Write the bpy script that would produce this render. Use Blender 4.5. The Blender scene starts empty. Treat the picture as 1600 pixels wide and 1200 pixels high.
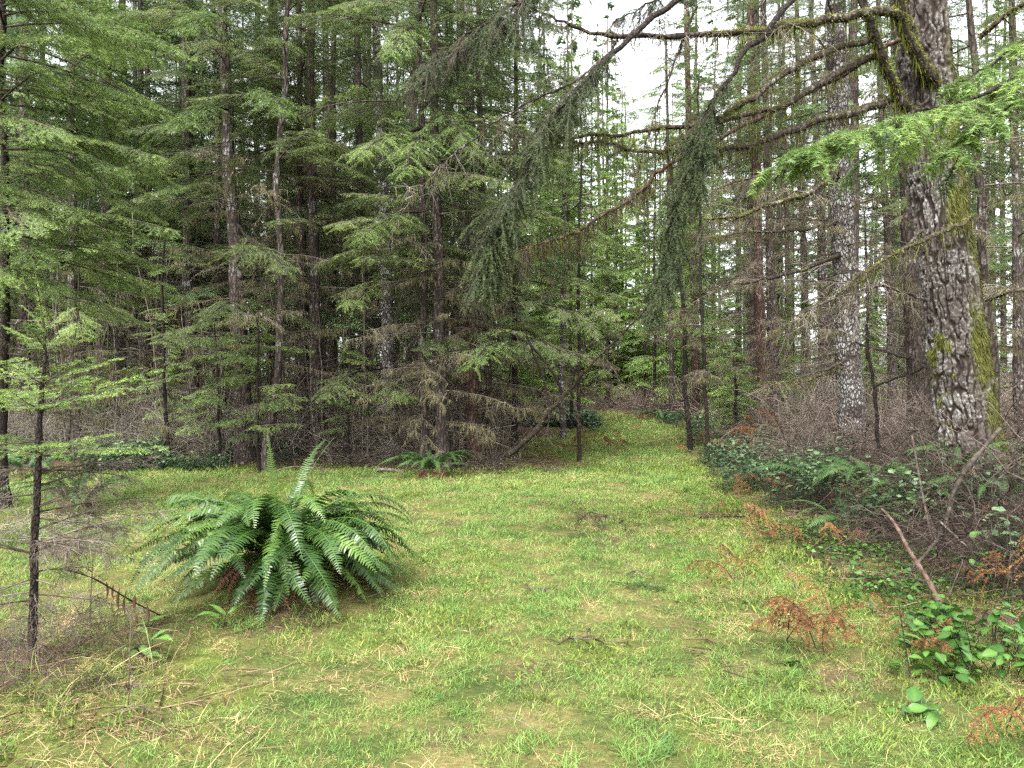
import bpy, math
import numpy as np
from mathutils import Vector, Matrix
from mathutils.kdtree import KDTree

RNG = np.random.default_rng(11)
SC = bpy.context.scene
COL = SC.collection
PI = math.pi

# ------------------------------------------------------------------ camera
F = 1164.0            # focal length in photograph pixels (1600 wide)
CAMZ = 1.6
cam_d = bpy.data.cameras.new('camera')
cam_d.sensor_width = 36.0
cam_d.lens = 36.0 * F / 1600.0
cam_d.clip_start = 0.05
cam_d.clip_end = 2000
cam = bpy.data.objects.new('camera', cam_d)
cam.location = (0, 0, CAMZ)
cam.rotation_euler = (math.radians(90), 0, 0)
COL.objects.link(cam)
SC.camera = cam

# ------------------------------------------------------------------ sky and sun (overcast)
SUN_EL, SUN_ROT = 58.0, 205.0
world = bpy.data.worlds.new('World')
SC.world = world
world.use_nodes = True
wn = world.node_tree
wn.nodes.clear()
w_out = wn.nodes.new('ShaderNodeOutputWorld')
w_bg = wn.nodes.new('ShaderNodeBackground')
w_sky = wn.nodes.new('ShaderNodeTexSky')
w_sky.sky_type = 'NISHITA'
w_sky.sun_disc = False
w_sky.sun_elevation = math.radians(SUN_EL)
w_sky.sun_rotation = math.radians(SUN_ROT)
w_sky.air_density = 1.0
w_sky.dust_density = 4.0
w_hs = wn.nodes.new('ShaderNodeHueSaturation')
w_hs.inputs['Saturation'].default_value = 0.12
w_bg.inputs['Strength'].default_value = 0.15
wn.links.new(w_sky.outputs[0], w_hs.inputs['Color'])
wn.links.new(w_hs.outputs[0], w_bg.inputs['Color'])
wn.links.new(w_bg.outputs[0], w_out.inputs['Surface'])
sun_d = bpy.data.lights.new('sun', 'SUN')
sun_d.energy = 1.3
sun_d.angle = math.radians(28)
sun_d.color = (1.0, 0.97, 0.92)
sun = bpy.data.objects.new('sun', sun_d)
_az = math.radians(SUN_ROT)
_el = math.radians(SUN_EL)
_to = Vector((math.sin(_az) * math.cos(_el), math.cos(_az) * math.cos(_el), math.sin(_el)))
sun.rotation_euler = _to.to_track_quat('Z', 'Y').to_euler()
COL.objects.link(sun)

SC.view_settings.view_transform = 'Standard'
SC.view_settings.look = 'None'
SC.view_settings.gamma = 1.0
SC.view_settings.exposure = 2.8
SC.view_settings.use_curve_mapping = False
SC.render.engine = 'CYCLES'
cy = SC.cycles
cy.max_bounces = 7
cy.diffuse_bounces = 4
cy.glossy_bounces = 2
cy.transmission_bounces = 4
cy.transparent_max_bounces = 4
cy.caustics_reflective = False
cy.caustics_refractive = False
cy.use_denoising = False
cy.sample_clamp_indirect = 0.8
cy.sample_clamp_direct = 3.0
cy.use_adaptive_sampling = False

# ------------------------------------------------------------------ noise, ground
def vnoise(x, y, s, seed=0):
    x = np.asarray(x, float) / s + seed * 17.31
    y = np.asarray(y, float) / s + seed * 9.77
    xi = np.floor(x); yi = np.floor(y)
    fx = x - xi; fy = y - yi
    fx = fx * fx * (3 - 2 * fx); fy = fy * fy * (3 - 2 * fy)
    def h(a, b):
        v = np.sin(a * 127.1 + b * 311.7 + seed * 74.7) * 43758.5453
        return v - np.floor(v)
    return ((h(xi, yi) * (1 - fx) + h(xi + 1, yi) * fx) * (1 - fy)
            + (h(xi, yi + 1) * (1 - fx) + h(xi + 1, yi + 1) * fx) * fy)

def smooth(a, b, x):
    t = np.clip((np.asarray(x, float) - a) / (b - a), 0, 1)
    return t * t * (3 - 2 * t)

GRASS_POLY = np.array([(-14, -4), (-14, 9), (-10.5, 12.2), (-7.7, 13.6), (-5, 13.9), (-2.4, 13.9), (-0.6, 13.3),
                       (1.05, 13.6), (1.5, 15.2), (0.5, 17.5), (0.9, 21), (2.6, 23), (3.4, 27), (3.6, 32), (3.3, 40),
                       (4.7, 40), (5.4, 31), (5.4, 26), (4.9, 21), (4.2, 17), (3.5, 13.5), (3.1, 11.5), (2.6, 8.7),
                       (2.7, 7.0), (2.6, 5.5), (3.0, 4.4), (4.2, 3.8), (7, 3.2), (8, -4)])

def poly_sd(x, y, poly):
    """signed distance, positive inside"""
    x = np.asarray(x, float); y = np.asarray(y, float)
    d = np.full(x.shape, 1e9); ins = np.zeros(x.shape, bool)
    n = len(poly)
    for i in range(n):
        ax, ay = poly[i]; bx, by = poly[(i + 1) % n]
        ex, ey = bx - ax, by - ay
        t = np.clip(((x - ax) * ex + (y - ay) * ey) / (ex * ex + ey * ey), 0, 1)
        d = np.minimum(d, np.hypot(x - ax - t * ex, y - ay - t * ey))
        c = ((ay > y) != (by > y)) & (x < (bx - ax) * (y - ay) / (by - ay + 1e-12) + ax)
        ins ^= c
    return np.where(ins, d, -d)

def gz(x, y):
    x = np.asarray(x, float); y = np.asarray(y, float)
    z = 0.05 * (vnoise(x, y, 1.7, 1) - .5) + 0.035 * (vnoise(x, y, 0.55, 2) - .5)
    z = z + 0.16 * (vnoise(x, y, 6.0, 3) - .5) * smooth(3, 10, y)
    z = z + 0.22 * smooth(3.0, 6.0, x) * smooth(4, 7, y)
    z = z + 0.18 * smooth(13.5, 17, y) * smooth(1.0, -2.0, x)
    # fern hummock and the hummock at the sapling
    z = z + 0.16 * np.exp(-(((x + 1.73) / .75) ** 2 + ((y - 5.6) / .6) ** 2))
    z = z + 0.10 * np.exp(-(((x + 2.6) / .8) ** 2 + ((y - 4.0) / .7) ** 2))
    # hole in the grass by the broad leaf weed
    z = z - 0.10 * np.exp(-(((x + 1.98) / .11) ** 2 + ((y - 4.27) / .09) ** 2))
    z = z + 3.0 * smooth(60, 140, np.hypot(x, y))
    return z

def P(px, py, d):
    """point at depth d metres seen at photograph pixel (px,py)"""
    return np.array([(px - 800.0) / F * d, d, CAMZ - (py - 600.0) / F * d])

def G(px, d):
    x = (px - 800.0) / F * d
    return np.array([x, d, float(gz(x, d))])

# ------------------------------------------------------------------ mesh helpers
class MB:
    def __init__(s):
        s.v = []; s.f = []; s.m = []; s.t = []; s.n = 0
    def add(s, v, faces, mat=0, tint=0.5):
        v = np.asarray(v, float).reshape(-1, 3)
        faces = np.asarray(faces, np.int64)
        if len(v) == 0 or len(faces) == 0:
            return s
        s.v.append(v); s.f.append(faces + s.n)
        s.m.append(np.full(len(faces), mat, np.int32))
        s.t.append(np.broadcast_to(np.asarray(tint, float), (len(v),)).copy())
        s.n += len(v)
        return s
    def merge(s, o, M=None, tint_add=0.0):
        """append another builder transformed by a 4x4"""
        off = s.n
        for v, t in zip(o.v, o.t):
            w = v if M is None else v @ M[:3, :3].T + M[:3, 3]
            s.v.append(w); s.t.append(np.clip(t + tint_add, 0, 1))
        for f, m in zip(o.f, o.m):
            s.f.append(f + off); s.m.append(m)
        s.n += o.n
        return s
    def mesh(s, name, mats, smooth_shade=True):
        me = bpy.data.meshes.new(name)
        v = np.concatenate(s.v); me.vertices.add(len(v))
        me.vertices.foreach_set('co', v.astype(np.float32).ravel())
        sizes = np.concatenate([np.full(len(f), f.shape[1], np.int32) for f in s.f])
        idx = np.concatenate([f.ravel() for f in s.f]).astype(np.int32)
        start = np.concatenate([[0], np.cumsum(sizes)[:-1]]).astype(np.int32)
        me.loops.add(len(idx)); me.loops.foreach_set('vertex_index', idx)
        me.polygons.add(len(sizes))
        me.polygons.foreach_set('loop_start', start)
        me.polygons.foreach_set('loop_total', sizes)
        me.polygons.foreach_set('material_index', np.concatenate(s.m))
        if smooth_shade:
            me.polygons.foreach_set('use_smooth', np.ones(len(sizes), bool))
        a = me.attributes.new('tint', 'FLOAT', 'POINT')
        a.data.foreach_set('value', np.concatenate(s.t).astype(np.float32))
        for m in (mats if isinstance(mats, (list, tuple)) else [mats]):
            me.materials.append(m)
        me.update(calc_edges=True)
        return me

def link(name, me, parent=None, loc=(0, 0, 0), rot=(0, 0, 0), scale=(1, 1, 1)):
    o = bpy.data.objects.new(name, me)
    COL.objects.link(o)
    o.location = [float(c) for c in loc]
    o.rotation_euler = [float(c) for c in rot]
    o.scale = [float(c) for c in scale] if hasattr(scale, '__len__') else (float(scale),) * 3
    if parent is not None:
        o.parent = parent
    return o

def tag(o, label, cat, group=None, kind=None):
    if label: o['label'] = label
    if cat: o['category'] = cat
    if group: o['group'] = group
    if kind: o['kind'] = kind
    return o

def thing(name, label, cat, loc, group=None, rz=0.0):
    o = link(name, None, loc=loc, rot=(0, 0, rz))
    return tag(o, label, cat, group)

def unit(a):
    return a / (np.linalg.norm(a, axis=-1, keepdims=True) + 1e-12)

def tubes(Pt, R, sides=3):
    """Pt (M,N,3), R (M,N): one open tube per polyline"""
    Pt = np.asarray(Pt, float); R = np.asarray(R, float)
    M, N, _ = Pt.shape
    T = unit(np.gradient(Pt, axis=1))
    mean = unit(T.mean(axis=1))
    ref = np.where(np.abs(mean[:, 2:3]) > .8, np.array([[1., 0, 0]]), np.array([[0, 0, 1.]]))[:, None, :]
    A = unit(np.cross(T, ref)); B = np.cross(T, A)
    th = np.arange(sides) * 2 * PI / sides
    V = Pt[:, :, None, :] + R[:, :, None, None] * (np.cos(th)[None, None, :, None] * A[:, :, None, :]
                                                  + np.sin(th)[None, None, :, None] * B[:, :, None, :])
    i = np.arange(N - 1)[:, None]; j = np.arange(sides)[None, :]; k = (j + 1) % sides
    q = np.stack([i * sides + j, i * sides + k, (i + 1) * sides + k, (i + 1) * sides + j], -1).reshape(-1, 4)
    Q = (q[None] + (np.arange(M) * N * sides)[:, None, None]).reshape(-1, 4)
    return V.reshape(-1, 3), Q

def catmull(pts, n):
    """smooth path through control points; pts (K,D) -> (n,D)"""
    p = np.asarray(pts, float)
    p = np.vstack([2 * p[0] - p[1], p, 2 * p[-1] - p[-2]])
    k = len(p) - 3
    u = np.linspace(0, k - 1e-6, n)
    i = u.astype(int); t = (u - i)[:, None]
    a, b, c, d = p[i], p[i + 1], p[i + 2], p[i + 3]
    return .5 * (2 * b + (c - a) * t + (2 * a - 5 * b + 4 * c - d) * t ** 2 + (3 * b - a - 3 * c + d) * t ** 3)

def sprout(base, dirs, length, N, sag, wig, r=RNG):
    """polylines from base points along dirs, sagging by sag*length at the tip, with a random wiggle"""
    base = np.asarray(base, float); dirs = unit(np.asarray(dirs, float))
    M = len(base)
    length = np.broadcast_to(np.asarray(length, float), (M,)); sag = np.broadcast_to(np.asarray(sag, float), (M,))
    t = np.linspace(0, 1, N)
    Pt = base[:, None] + dirs[:, None] * length[:, None, None] * t[None, :, None]
    Pt[..., 2] -= (sag * length)[:, None] * t[None] ** 2
    if wig > 0:
        w = r.normal(0, 1, (M, N, 3)); w[:, 0] = 0
        Pt += np.cumsum(w, axis=1) * (wig * length / N ** .5)[:, None, None]
    return Pt

def on_poly(Pt, idx, u):
    """points and tangents at parameter u on polylines idx"""
    N = Pt.shape[1]
    f = np.clip(u, 0, .9999) * (N - 1)
    i = f.astype(int); t = (f - i)[:, None]
    a = Pt[idx, i]; b = Pt[idx, i + 1]
    return a * (1 - t) + b * t, unit(b - a)

def needles(Pt, spacing, nl, nw, flat=.45, fwd=.55, u0=0.0, tint=None, r=RNG, upbias=.15):
    """single-triangle needles along polylines -> verts, tris, tint"""
    M = len(Pt)
    ln = np.linalg.norm(np.diff(Pt, axis=1), axis=2).sum(1)
    cnt = np.maximum(2, (ln * (1 - u0) / spacing)).astype(int)
    idx = np.repeat(np.arange(M), cnt)
    u = u0 + (1 - u0) * r.random(len(idx))
    p, t = on_poly(Pt, idx, u)
    up = np.array([0, 0, 1.0])
    side = np.cross(t, up); bad = np.linalg.norm(side, axis=1) < .15
    side[bad] = np.cross(t[bad], np.array([0, 1.0, 0]))
    side = unit(side); u2 = np.cross(side, t)
    sg = np.where(r.random(len(idx)) < .5, 1., -1.)
    b = r.normal(upbias, flat, len(idx))
    rad = side * (sg * np.cos(b))[:, None] + u2 * np.sin(b)[:, None]
    d = unit(t * (fwd + r.normal(0, .15, len(idx)))[:, None] + rad)
    L = nl * r.uniform(.65, 1.1, len(idx)) * (1 - .35 * u ** 4)
    wv = unit(np.cross(d, u2 + r.normal(0, .35, d.shape))) * (nw * .5)
    V = np.stack([p - wv, p + wv, p + d * L[:, None]], 1).reshape(-1, 3)
    Fc = np.arange(len(V)).reshape(-1, 3)
    tt = (r.uniform(.25, .6, M) if tint is None else np.broadcast_to(tint, (M,)))[idx]
    tt = np.clip(tt + .28 * u ** 3 + r.normal(0, .06, len(idx)), 0, 1)
    return V, Fc, np.repeat(tt, 3)

def orient(az, pitch, roll=0.0):
    return (roll, -pitch, az)

def mat4(loc, az, pitch, roll=0.0, s=1.0):
    m = Matrix.Translation(Vector([float(c) for c in loc])) @ Matrix.Rotation(az, 4, 'Z') @ Matrix.Rotation(-pitch, 4, 'Y') @ Matrix.Rotation(roll, 4, 'X') @ Matrix.Scale(float(s), 4)
    return np.array(m)

# ------------------------------------------------------------------ materials
class NT:
    def __init__(s, name):
        s.m = bpy.data.materials.new(name); s.m.use_nodes = True
        s.t = s.m.node_tree; s.t.nodes.clear()
        s.out = s.t.nodes.new('ShaderNodeOutputMaterial')
    def n(s, kind, **kw):
        nd = s.t.nodes.new('ShaderNode' + kind)
        for k, v in kw.items():
            setattr(nd, k, v)
        return nd
    def l(s, a, b):
        s.t.links.new(a, b)
    def ramp(s, fac, stops):
        r = s.n('ValToRGB'); e = r.color_ramp.elements
        while len(e) < len(stops): e.new(.5)
        for el, (p, c) in zip(e, stops):
            el.position = p; el.color = (c[0], c[1], c[2], 1) if hasattr(c, '__len__') else (c, c, c, 1)
        if fac is not None: s.l(fac, r.inputs[0])
        return r.outputs[0]
    def mix(s, fac, a, b, mode='MIX'):
        m = s.n('Mix', data_type='RGBA', blend_type=mode)
        for sock, val in ((m.inputs[0], fac), (m.inputs[6], a), (m.inputs[7], b)):
            if hasattr(val, 'node'): s.l(val, sock)
            elif hasattr(val, '__len__'): sock.default_value = (*val[:3], 1)
            else: sock.default_value = val
        return m.outputs[2]
    def math(s, op, a, b=0.0, c=0.0, clamp=False):
        m = s.n('Math', operation=op, use_clamp=clamp)
        for sock, val in zip(m.inputs, (a, b, c)):
            if hasattr(val, 'node'): s.l(val, sock)
            else: sock.default_value = val
        return m.outputs[0]
    def noise(s, vec, scale, detail=3.0, rough=.55, dist=0.0):
        t = s.n('TexNoise'); t.inputs['Scale'].default_value = scale
        t.inputs['Detail'].default_value = detail; t.inputs['Roughness'].default_value = rough
        t.inputs['Distortion'].default_value = dist
        if vec is not None: s.l(vec, t.inputs['Vector'])
        return t.outputs[0]
    def mapping(s, vec, scale):
        t = s.n('Mapping'); t.inputs['Scale'].default_value = scale; s.l(vec, t.inputs['Vector'])
        return t.outputs[0]
    def attr(s, name):
        a = s.n('Attribute'); a.attribute_name = name
        return a.outputs['Fac']
    def rnd(s):
        return s.n('ObjectInfo').outputs['Random']
    def pos(s):
        return s.n('NewGeometry').outputs['Position']
    def obj(s):
        return s.n('TexCoord').outputs['Object']
    def bsdf(s, col, rough=.6, spec=.3, normal=None):
        p = s.n('BsdfPrincipled')
        if hasattr(col, 'node'): s.l(col, p.inputs['Base Color'])
        else: p.inputs['Base Color'].default_value = (*col, 1)
        if hasattr(rough, 'node'): s.l(rough, p.inputs['Roughness'])
        else: p.inputs['Roughness'].default_value = rough
        p.inputs['Specular IOR Level'].default_value = spec
        if normal is not None: s.l(normal, p.inputs['Normal'])
        return p.outputs[0]
    def bump(s, h, strength=.5, dist=.02):
        b = s.n('Bump'); b.inputs['Strength'].default_value = strength; b.inputs['Distance'].default_value = dist
        s.l(h, b.inputs['Height'])
        return b.outputs[0]
    def surf(s, sh):
        s.l(sh, s.out.inputs['Surface']); return s.m
    def leafy(s, col, rough, spec, trans=.3, tcol=None):
        p = s.bsdf(col, rough, spec)
        t = s.n('BsdfTranslucent'); s.l(tcol if tcol is not None else col, t.inputs['Color'])
        m = s.n('MixShader'); m.inputs[0].default_value = trans
        s.l(p, m.inputs[1]); s.l(t.outputs[0], m.inputs[2])
        return s.surf(m.outputs[0])

def leaf_mat(name, dark, mid, light, rough=.5, spec=.35, trans=.3, var=.35):
    t = NT(name)
    f = t.math('ADD', t.attr('tint'), t.math('MULTIPLY', t.math('SUBTRACT', t.rnd(), .5), var), clamp=True)
    c = t.ramp(f, [(0.0, dark), (.5, mid), (1.0, light)])
    return t.leafy(c, rough, spec, trans)

M = {}
M['needle'] = leaf_mat('fir_needles', (.028, .052, .016), (.082, .134, .034), (.190, .268, .054), .5, .25, .32)
M['needle_dark'] = leaf_mat('drooping_needles', (.011, .023, .008), (.030, .053, .015), (.085, .130, .028), .5, .2, .28, .2)  # dark old needles, coloured darker still to carry the boughs' backlit shade
M['needle_fresh'] = leaf_mat('fresh_needles', (.048, .098, .024), (.122, .208, .044), (.250, .358, .072), .5, .3, .32, .3)
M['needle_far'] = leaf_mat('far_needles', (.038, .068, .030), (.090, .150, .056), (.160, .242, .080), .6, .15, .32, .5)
M['needle_sapling'] = leaf_mat('sapling_needles', (.07, .14, .045), (.16, .26, .055), (.30, .40, .08), .5, .35, .32, .3)
M['fern'] = leaf_mat('fern_pinnae', (.008, .022, .005), (.020, .050, .009), (.062, .112, .018), .34, .30, .12, .5)
M['fern_back'] = leaf_mat('fern_pinnae_shaded', (.013, .029, .009), (.026, .056, .015), (.055, .098, .025), .5, .2, .2, .4)
M['bracken'] = leaf_mat('dead_bracken', (.060, .030, .015), (.140, .068, .028), (.26, .145, .062), .8, .1, .25, .45)
M['dead_frond'] = leaf_mat('dead_frond_skirt', (.045, .022, .014), (.095, .048, .030), (.19, .105, .062), .85, .08, .12, .3)
M['salal'] = leaf_mat('broad_leaves', (.014, .040, .008), (.032, .082, .015), (.080, .155, .026), .36, .22, .2, .5)
M['salal_far'] = leaf_mat('ground_leaves', (.016, .032, .014), (.036, .066, .028), (.10, .150, .070), .38, .35, .2, .6)
M['weed'] = leaf_mat('weed_leaves', (.05, .11, .025), (.09, .17, .035), (.16, .25, .06), .5, .3, .3, .3)
M['moss'] = leaf_mat('moss', (.042, .050, .011), (.110, .122, .021), (.225, .235, .045), .9, .05, .2, .3)
M['moss_dull'] = leaf_mat('trunk_moss', (.024, .026, .009), (.058, .062, .016), (.125, .128, .032), .95, .03, .15, .3)
M['moss_ground'] = leaf_mat('ground_moss', (.046, .070, .014), (.105, .148, .030), (.195, .235, .055), .9, .05, .25, .4)
M['lichen'] = leaf_mat('hanging_lichen', (.06, .055, .025), (.13, .115, .055), (.21, .20, .10), .9, .05, .2, .4)
M['straw'] = leaf_mat('straw', (.15, .105, .048), (.27, .20, .092), (.42, .33, .17), .75, .15, .25, .5)
M['tall_grass'] = leaf_mat('tall_grass', (.06, .11, .022), (.15, .17, .05), (.32, .25, .11), .6, .25, .3, .4)
M['litter'] = leaf_mat('litter', (.035, .022, .014), (.085, .055, .035), (.17, .115, .075), .85, .1, 0.05, .5)

def grass_mat():
    t = NT('grass_blades')
    pos = t.pos()
    n1 = t.noise(pos, .55, 4, .6); n2 = t.noise(pos, 2.2, 3, .6)
    a = t.math('ADD', t.math('MULTIPLY', n1, .55), t.math('MULTIPLY', n2, .45))
    f = t.math('ADD', a, t.math('MULTIPLY', t.math('SUBTRACT', t.attr('tint'), .5), .55))
    f = t.math('ADD', f, t.math('MULTIPLY', t.math('SUBTRACT', t.rnd(), .5), .18), clamp=True)
    c = t.ramp(f, [(.12, (.038, .090, .019)), (.36, (.092, .170, .033)), (.56, (.145, .208, .047)), (.74, (.205, .222, .074)), (.90, (.31, .25, .123))])
    return t.leafy(c, .55, .25, .3)
M['grass'] = grass_mat()

def ground_mat():
    t = NT('ground_cover')
    pos = t.pos(); g = t.attr('grass'); ms = t.attr('mossy')
    n1 = t.noise(pos, .55, 4, .6); n2 = t.noise(pos, 2.2, 3, .6); n3 = t.noise(pos, 28, 4, .7); n4 = t.noise(pos, 9, 5, .65)
    a = t.math('ADD', t.math('MULTIPLY', n1, .55), t.math('MULTIPLY', n2, .45))
    a = t.math('ADD', a, t.math('MULTIPLY', t.math('SUBTRACT', n3, .5), .5), clamp=True)
    gc = t.ramp(a, [(.2, (.016, .026, .008)), (.42, (.038, .050, .014)), (.56, (.075, .070, .025)), (.74, (.14, .105, .052))])
    soil = t.ramp(n4, [(.3, (.022, .014, .010)), (.5, (.055, .035, .024)), (.66, (.095, .062, .042)), (.8, (.15, .105, .075))])
    mc = t.ramp(n4, [(.3, (.030, .036, .010)), (.55, (.062, .076, .016)), (.75, (.11, .125, .028))])
    c = t.mix(ms, soil, mc)
    c = t.mix(g, c, gc)
    h = t.math('ADD', n3, t.math('MULTIPLY', n4, 2.0))
    return t.surf(t.bsdf(c, .95, .05, t.bump(h, .7, .03)))
M['ground'] = ground_mat()

def bark_mat(name, furrow, bark, lichen, amount=.5, moss=.35, vs=16.0, zs=.22, band=True):
    t = NT(name)
    o = t.obj()
    v = t.n('TexVoronoi', feature='DISTANCE_TO_EDGE'); v.inputs['Scale'].default_value = vs
    wob = t.n('VectorMath', operation='ADD')
    nz = t.n('TexNoise'); nz.inputs['Scale'].default_value = 6; nz.inputs['Detail'].default_value = 2
    t.l(o, nz.inputs['Vector'])
    sc = t.n('VectorMath', operation='SCALE'); sc.inputs['Scale'].default_value = .07
    t.l(nz.outputs['Color'], sc.inputs[0]); t.l(o, wob.inputs[0]); t.l(sc.outputs[0], wob.inputs[1])
    t.l(t.mapping(wob.outputs[0], (1, 1, zs)), v.inputs['Vector'])
    edge = v.outputs['Distance']
    fur = t.ramp(edge, [(.0, 0.0), (.10, .25), (.22, 1.0)])
    n1 = t.noise(o, 22, 5, .7); n2 = t.noise(t.mapping(o, (1, 1, .6)), 2.6, 4, .65)
    la = t.math('ADD', t.math('MULTIPLY', n1, .55), t.math('MULTIPLY', n2, .75))
    la = t.math('ADD', la, t.math('MULTIPLY', t.math('SUBTRACT', t.rnd(), .5), .10))
    if band:
        bn = t.noise(t.mapping(o, (.15, .15, 1)), 3.5, 3, .7)
        la = t.math('ADD', la, t.math('MULTIPLY', t.math('SUBTRACT', bn, .5), .9))
    lf = t.ramp(la, [(.74 - .2 * amount, 0.0), (.86 - .2 * amount, 1.0)])
    lf = t.math('MULTIPLY', lf, fur)
    c = t.mix(fur, furrow, bark)
    c = t.mix(t.ramp(n1, [(.3, 0.0), (.7, .45)]), c, tuple(.55 * x for x in bark))
    c = t.mix(lf, c, t.ramp(n1, [(.3, tuple(.6 * x for x in lichen)), (.6, lichen)]))
    nm = t.noise(o, 1.7, 4, .6); nf = t.noise(o, 40, 2, .6)
    mf = t.ramp(t.math('ADD', nm, t.math('MULTIPLY', t.math('SUBTRACT', nf, .5), .25)), [(.70 - .22 * moss, 0.0), (.80 - .2 * moss, .85)])
    c = t.mix(mf, c, t.ramp(nf, [(.3, (.035, .038, .010)), (.7, (.10, .105, .022))]))
    h = t.math('ADD', t.math('MULTIPLY', fur, 1.0), t.math('MULTIPLY', n1, .5))
    return t.surf(t.bsdf(c, .9, .12, t.bump(h, .9, .02)))
M['bark'] = bark_mat('fir_bark', (.020, .015, .013), (.080, .062, .053), (.24, .235, .22), .30, .30)
M['bark_dark'] = bark_mat('dark_fir_bark', (.016, .012, .010), (.058, .044, .037), (.19, .185, .17), .10, .40)
M['bark_pale'] = bark_mat('pale_scaly_bark', (.020, .015, .014), (.072, .057, .050), (.30, .295, .28), .70, .08, 24, .42)
M['bark_red'] = bark_mat('reddish_bark', (.02, .012, .010), (.085, .050, .038), (.22, .18, .16), .0, .15)
M['bark_thin'] = bark_mat('sapling_bark', (.012, .009, .008), (.036, .027, .022), (.13, .12, .11), .0, .15, 60, .4, False)

def twig_mat(name, a, b, c_, var=.4):
    t = NT(name)
    f = t.math('ADD', t.noise(t.obj(), 9, 3, .6), t.math('MULTIPLY', t.math('SUBTRACT', t.rnd(), .5), var), clamp=True)
    f2 = t.math('ADD', f, t.math('MULTIPLY', t.math('SUBTRACT', t.attr('tint'), .5), .5), clamp=True)
    return t.surf(t.bsdf(t.ramp(f2, [(.25, a), (.5, b), (.78, c_)]), .85, .12))
M['twig'] = twig_mat('live_twigs', (.022, .016, .012), (.055, .042, .033), (.13, .108, .09))
M['dead_twig'] = twig_mat('dead_twigs', (.022, .018, .014), (.060, .049, .038), (.165, .145, .12))
M['pink_twig'] = twig_mat('pinkish_twigs', (.022, .016, .012), (.054, .041, .031), (.125, .104, .086))
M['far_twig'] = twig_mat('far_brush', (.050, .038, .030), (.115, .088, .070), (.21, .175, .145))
M['cane'] = twig_mat('bramble_canes', (.012, .009, .007), (.030, .021, .016), (.085, .066, .054))
M['wet_stick'] = twig_mat('wet_stick', (.035, .022, .016), (.080, .052, .040), (.165, .12, .10), .1)

def big_bark():
    t = NT('old_fir_bark')
    o = t.obj(); e = t.attr('edge'); mo = t.attr('mossy')
    n1 = t.noise(o, 26, 5, .7); n2 = t.noise(o, 1.8, 4, .6); n3 = t.noise(t.mapping(o, (1, 1, .5)), 60, 3, .6)
    fur = t.ramp(e, [(.18, 0.0), (.42, .5), (.7, 1.0)])
    c = t.mix(fur, (.016, .011, .009), t.ramp(n1, [(.3, (.026, .021, .018)), (.6, (.056, .047, .041))]))
    la = t.math('ADD', t.math('MULTIPLY', n1, .7), t.math('MULTIPLY', n2, .6))
    lf = t.math('MULTIPLY', t.ramp(la, [(.66, 0.0), (.77, .85)]), fur)
    c = t.mix(lf, c, t.ramp(n3, [(.3, (.09, .085, .078)), (.6, (.225, .22, .205))]))
    c = t.mix(mo, c, t.ramp(n3, [(.3, (.024, .025, .008)), (.7, (.066, .068, .018))]))
    return t.surf(t.bsdf(c, .9, .12, t.bump(n1, .6, .01)))
M['big_bark'] = big_bark()

# ------------------------------------------------------------------ ground sheet
def axis(lo, hi, fine_lo, fine_hi, step, grow=1.16):
    a = list(np.arange(fine_lo, fine_hi + 1e-6, step))
    s = step
    while a[-1] < hi: s *= grow; a.append(a[-1] + s)
    s = step; b = []
    c = fine_lo
    while c > lo: s *= grow; c -= s; b.append(c)
    return np.array(b[::-1] + a)

def build_ground():
    xs = axis(-130, 130, -5, 5, .06); ys = axis(-25, 140, 2.0, 12, .06, 1.07)
    X, Y = np.meshgrid(xs, ys)
    x, y = X.ravel(), Y.ravel()
    sd = poly_sd(x, y, GRASS_POLY)
    nz = (vnoise(x, y, 1.3, 5) - .5) * 1.3 + (vnoise(x, y, .35, 6) - .5) * .6
    g = smooth(-.35, .35, sd + nz * .8)
    # thin spots in the turf: under the fern, at the sapling, bare patches by the brush
    def spot(cx, cy, rx, ry): return np.exp(-(((x - cx) / rx) ** 2 + ((y - cy) / ry) ** 2))
    bare = 1.2 * spot(-1.73, 5.6, .75, .55) + 1.1 * spot(-2.6, 4.0, .75, .5) + .9 * spot(2.9, 8.6, .5, .35) + 1.2 * spot(-1.95, 4.2, .2, .15) + .7 * spot(-2.3, 3.3, .5, .4)
    g = g * (1 - np.clip(bare * (0.6 + .8 * vnoise(x, y, .3, 8)), 0, .95))
    g = g * (1 - .75 * smooth(.66, .8, vnoise(x, y, .38, 12)))
    mossy = smooth(-2.4, .2, sd + nz) * smooth(.3, .6, vnoise(x, y, .8, 9) + .15)
    v = np.stack([x, y, gz(x, y)], 1)
    nx, ny = len(xs), len(ys)
    i = np.arange(ny - 1)[:, None]; j = np.arange(nx - 1)[None]
    q = np.stack([i * nx + j, i * nx + j + 1, (i + 1) * nx + j + 1, (i + 1) * nx + j], -1).reshape(-1, 4)
    me = MB().add(v, q).mesh('ground', M['ground'])
    for nm, arr in (('grass', g), ('mossy', mossy)):
        a = me.attributes.new(nm, 'FLOAT', 'POINT'); a.data.foreach_set('value', arr.astype(np.float32))
    o = link('ground', me)
    tag(o, 'grass clearing and path running back between the trees onto brown forest floor', 'ground', kind='structure')
build_ground()

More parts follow.
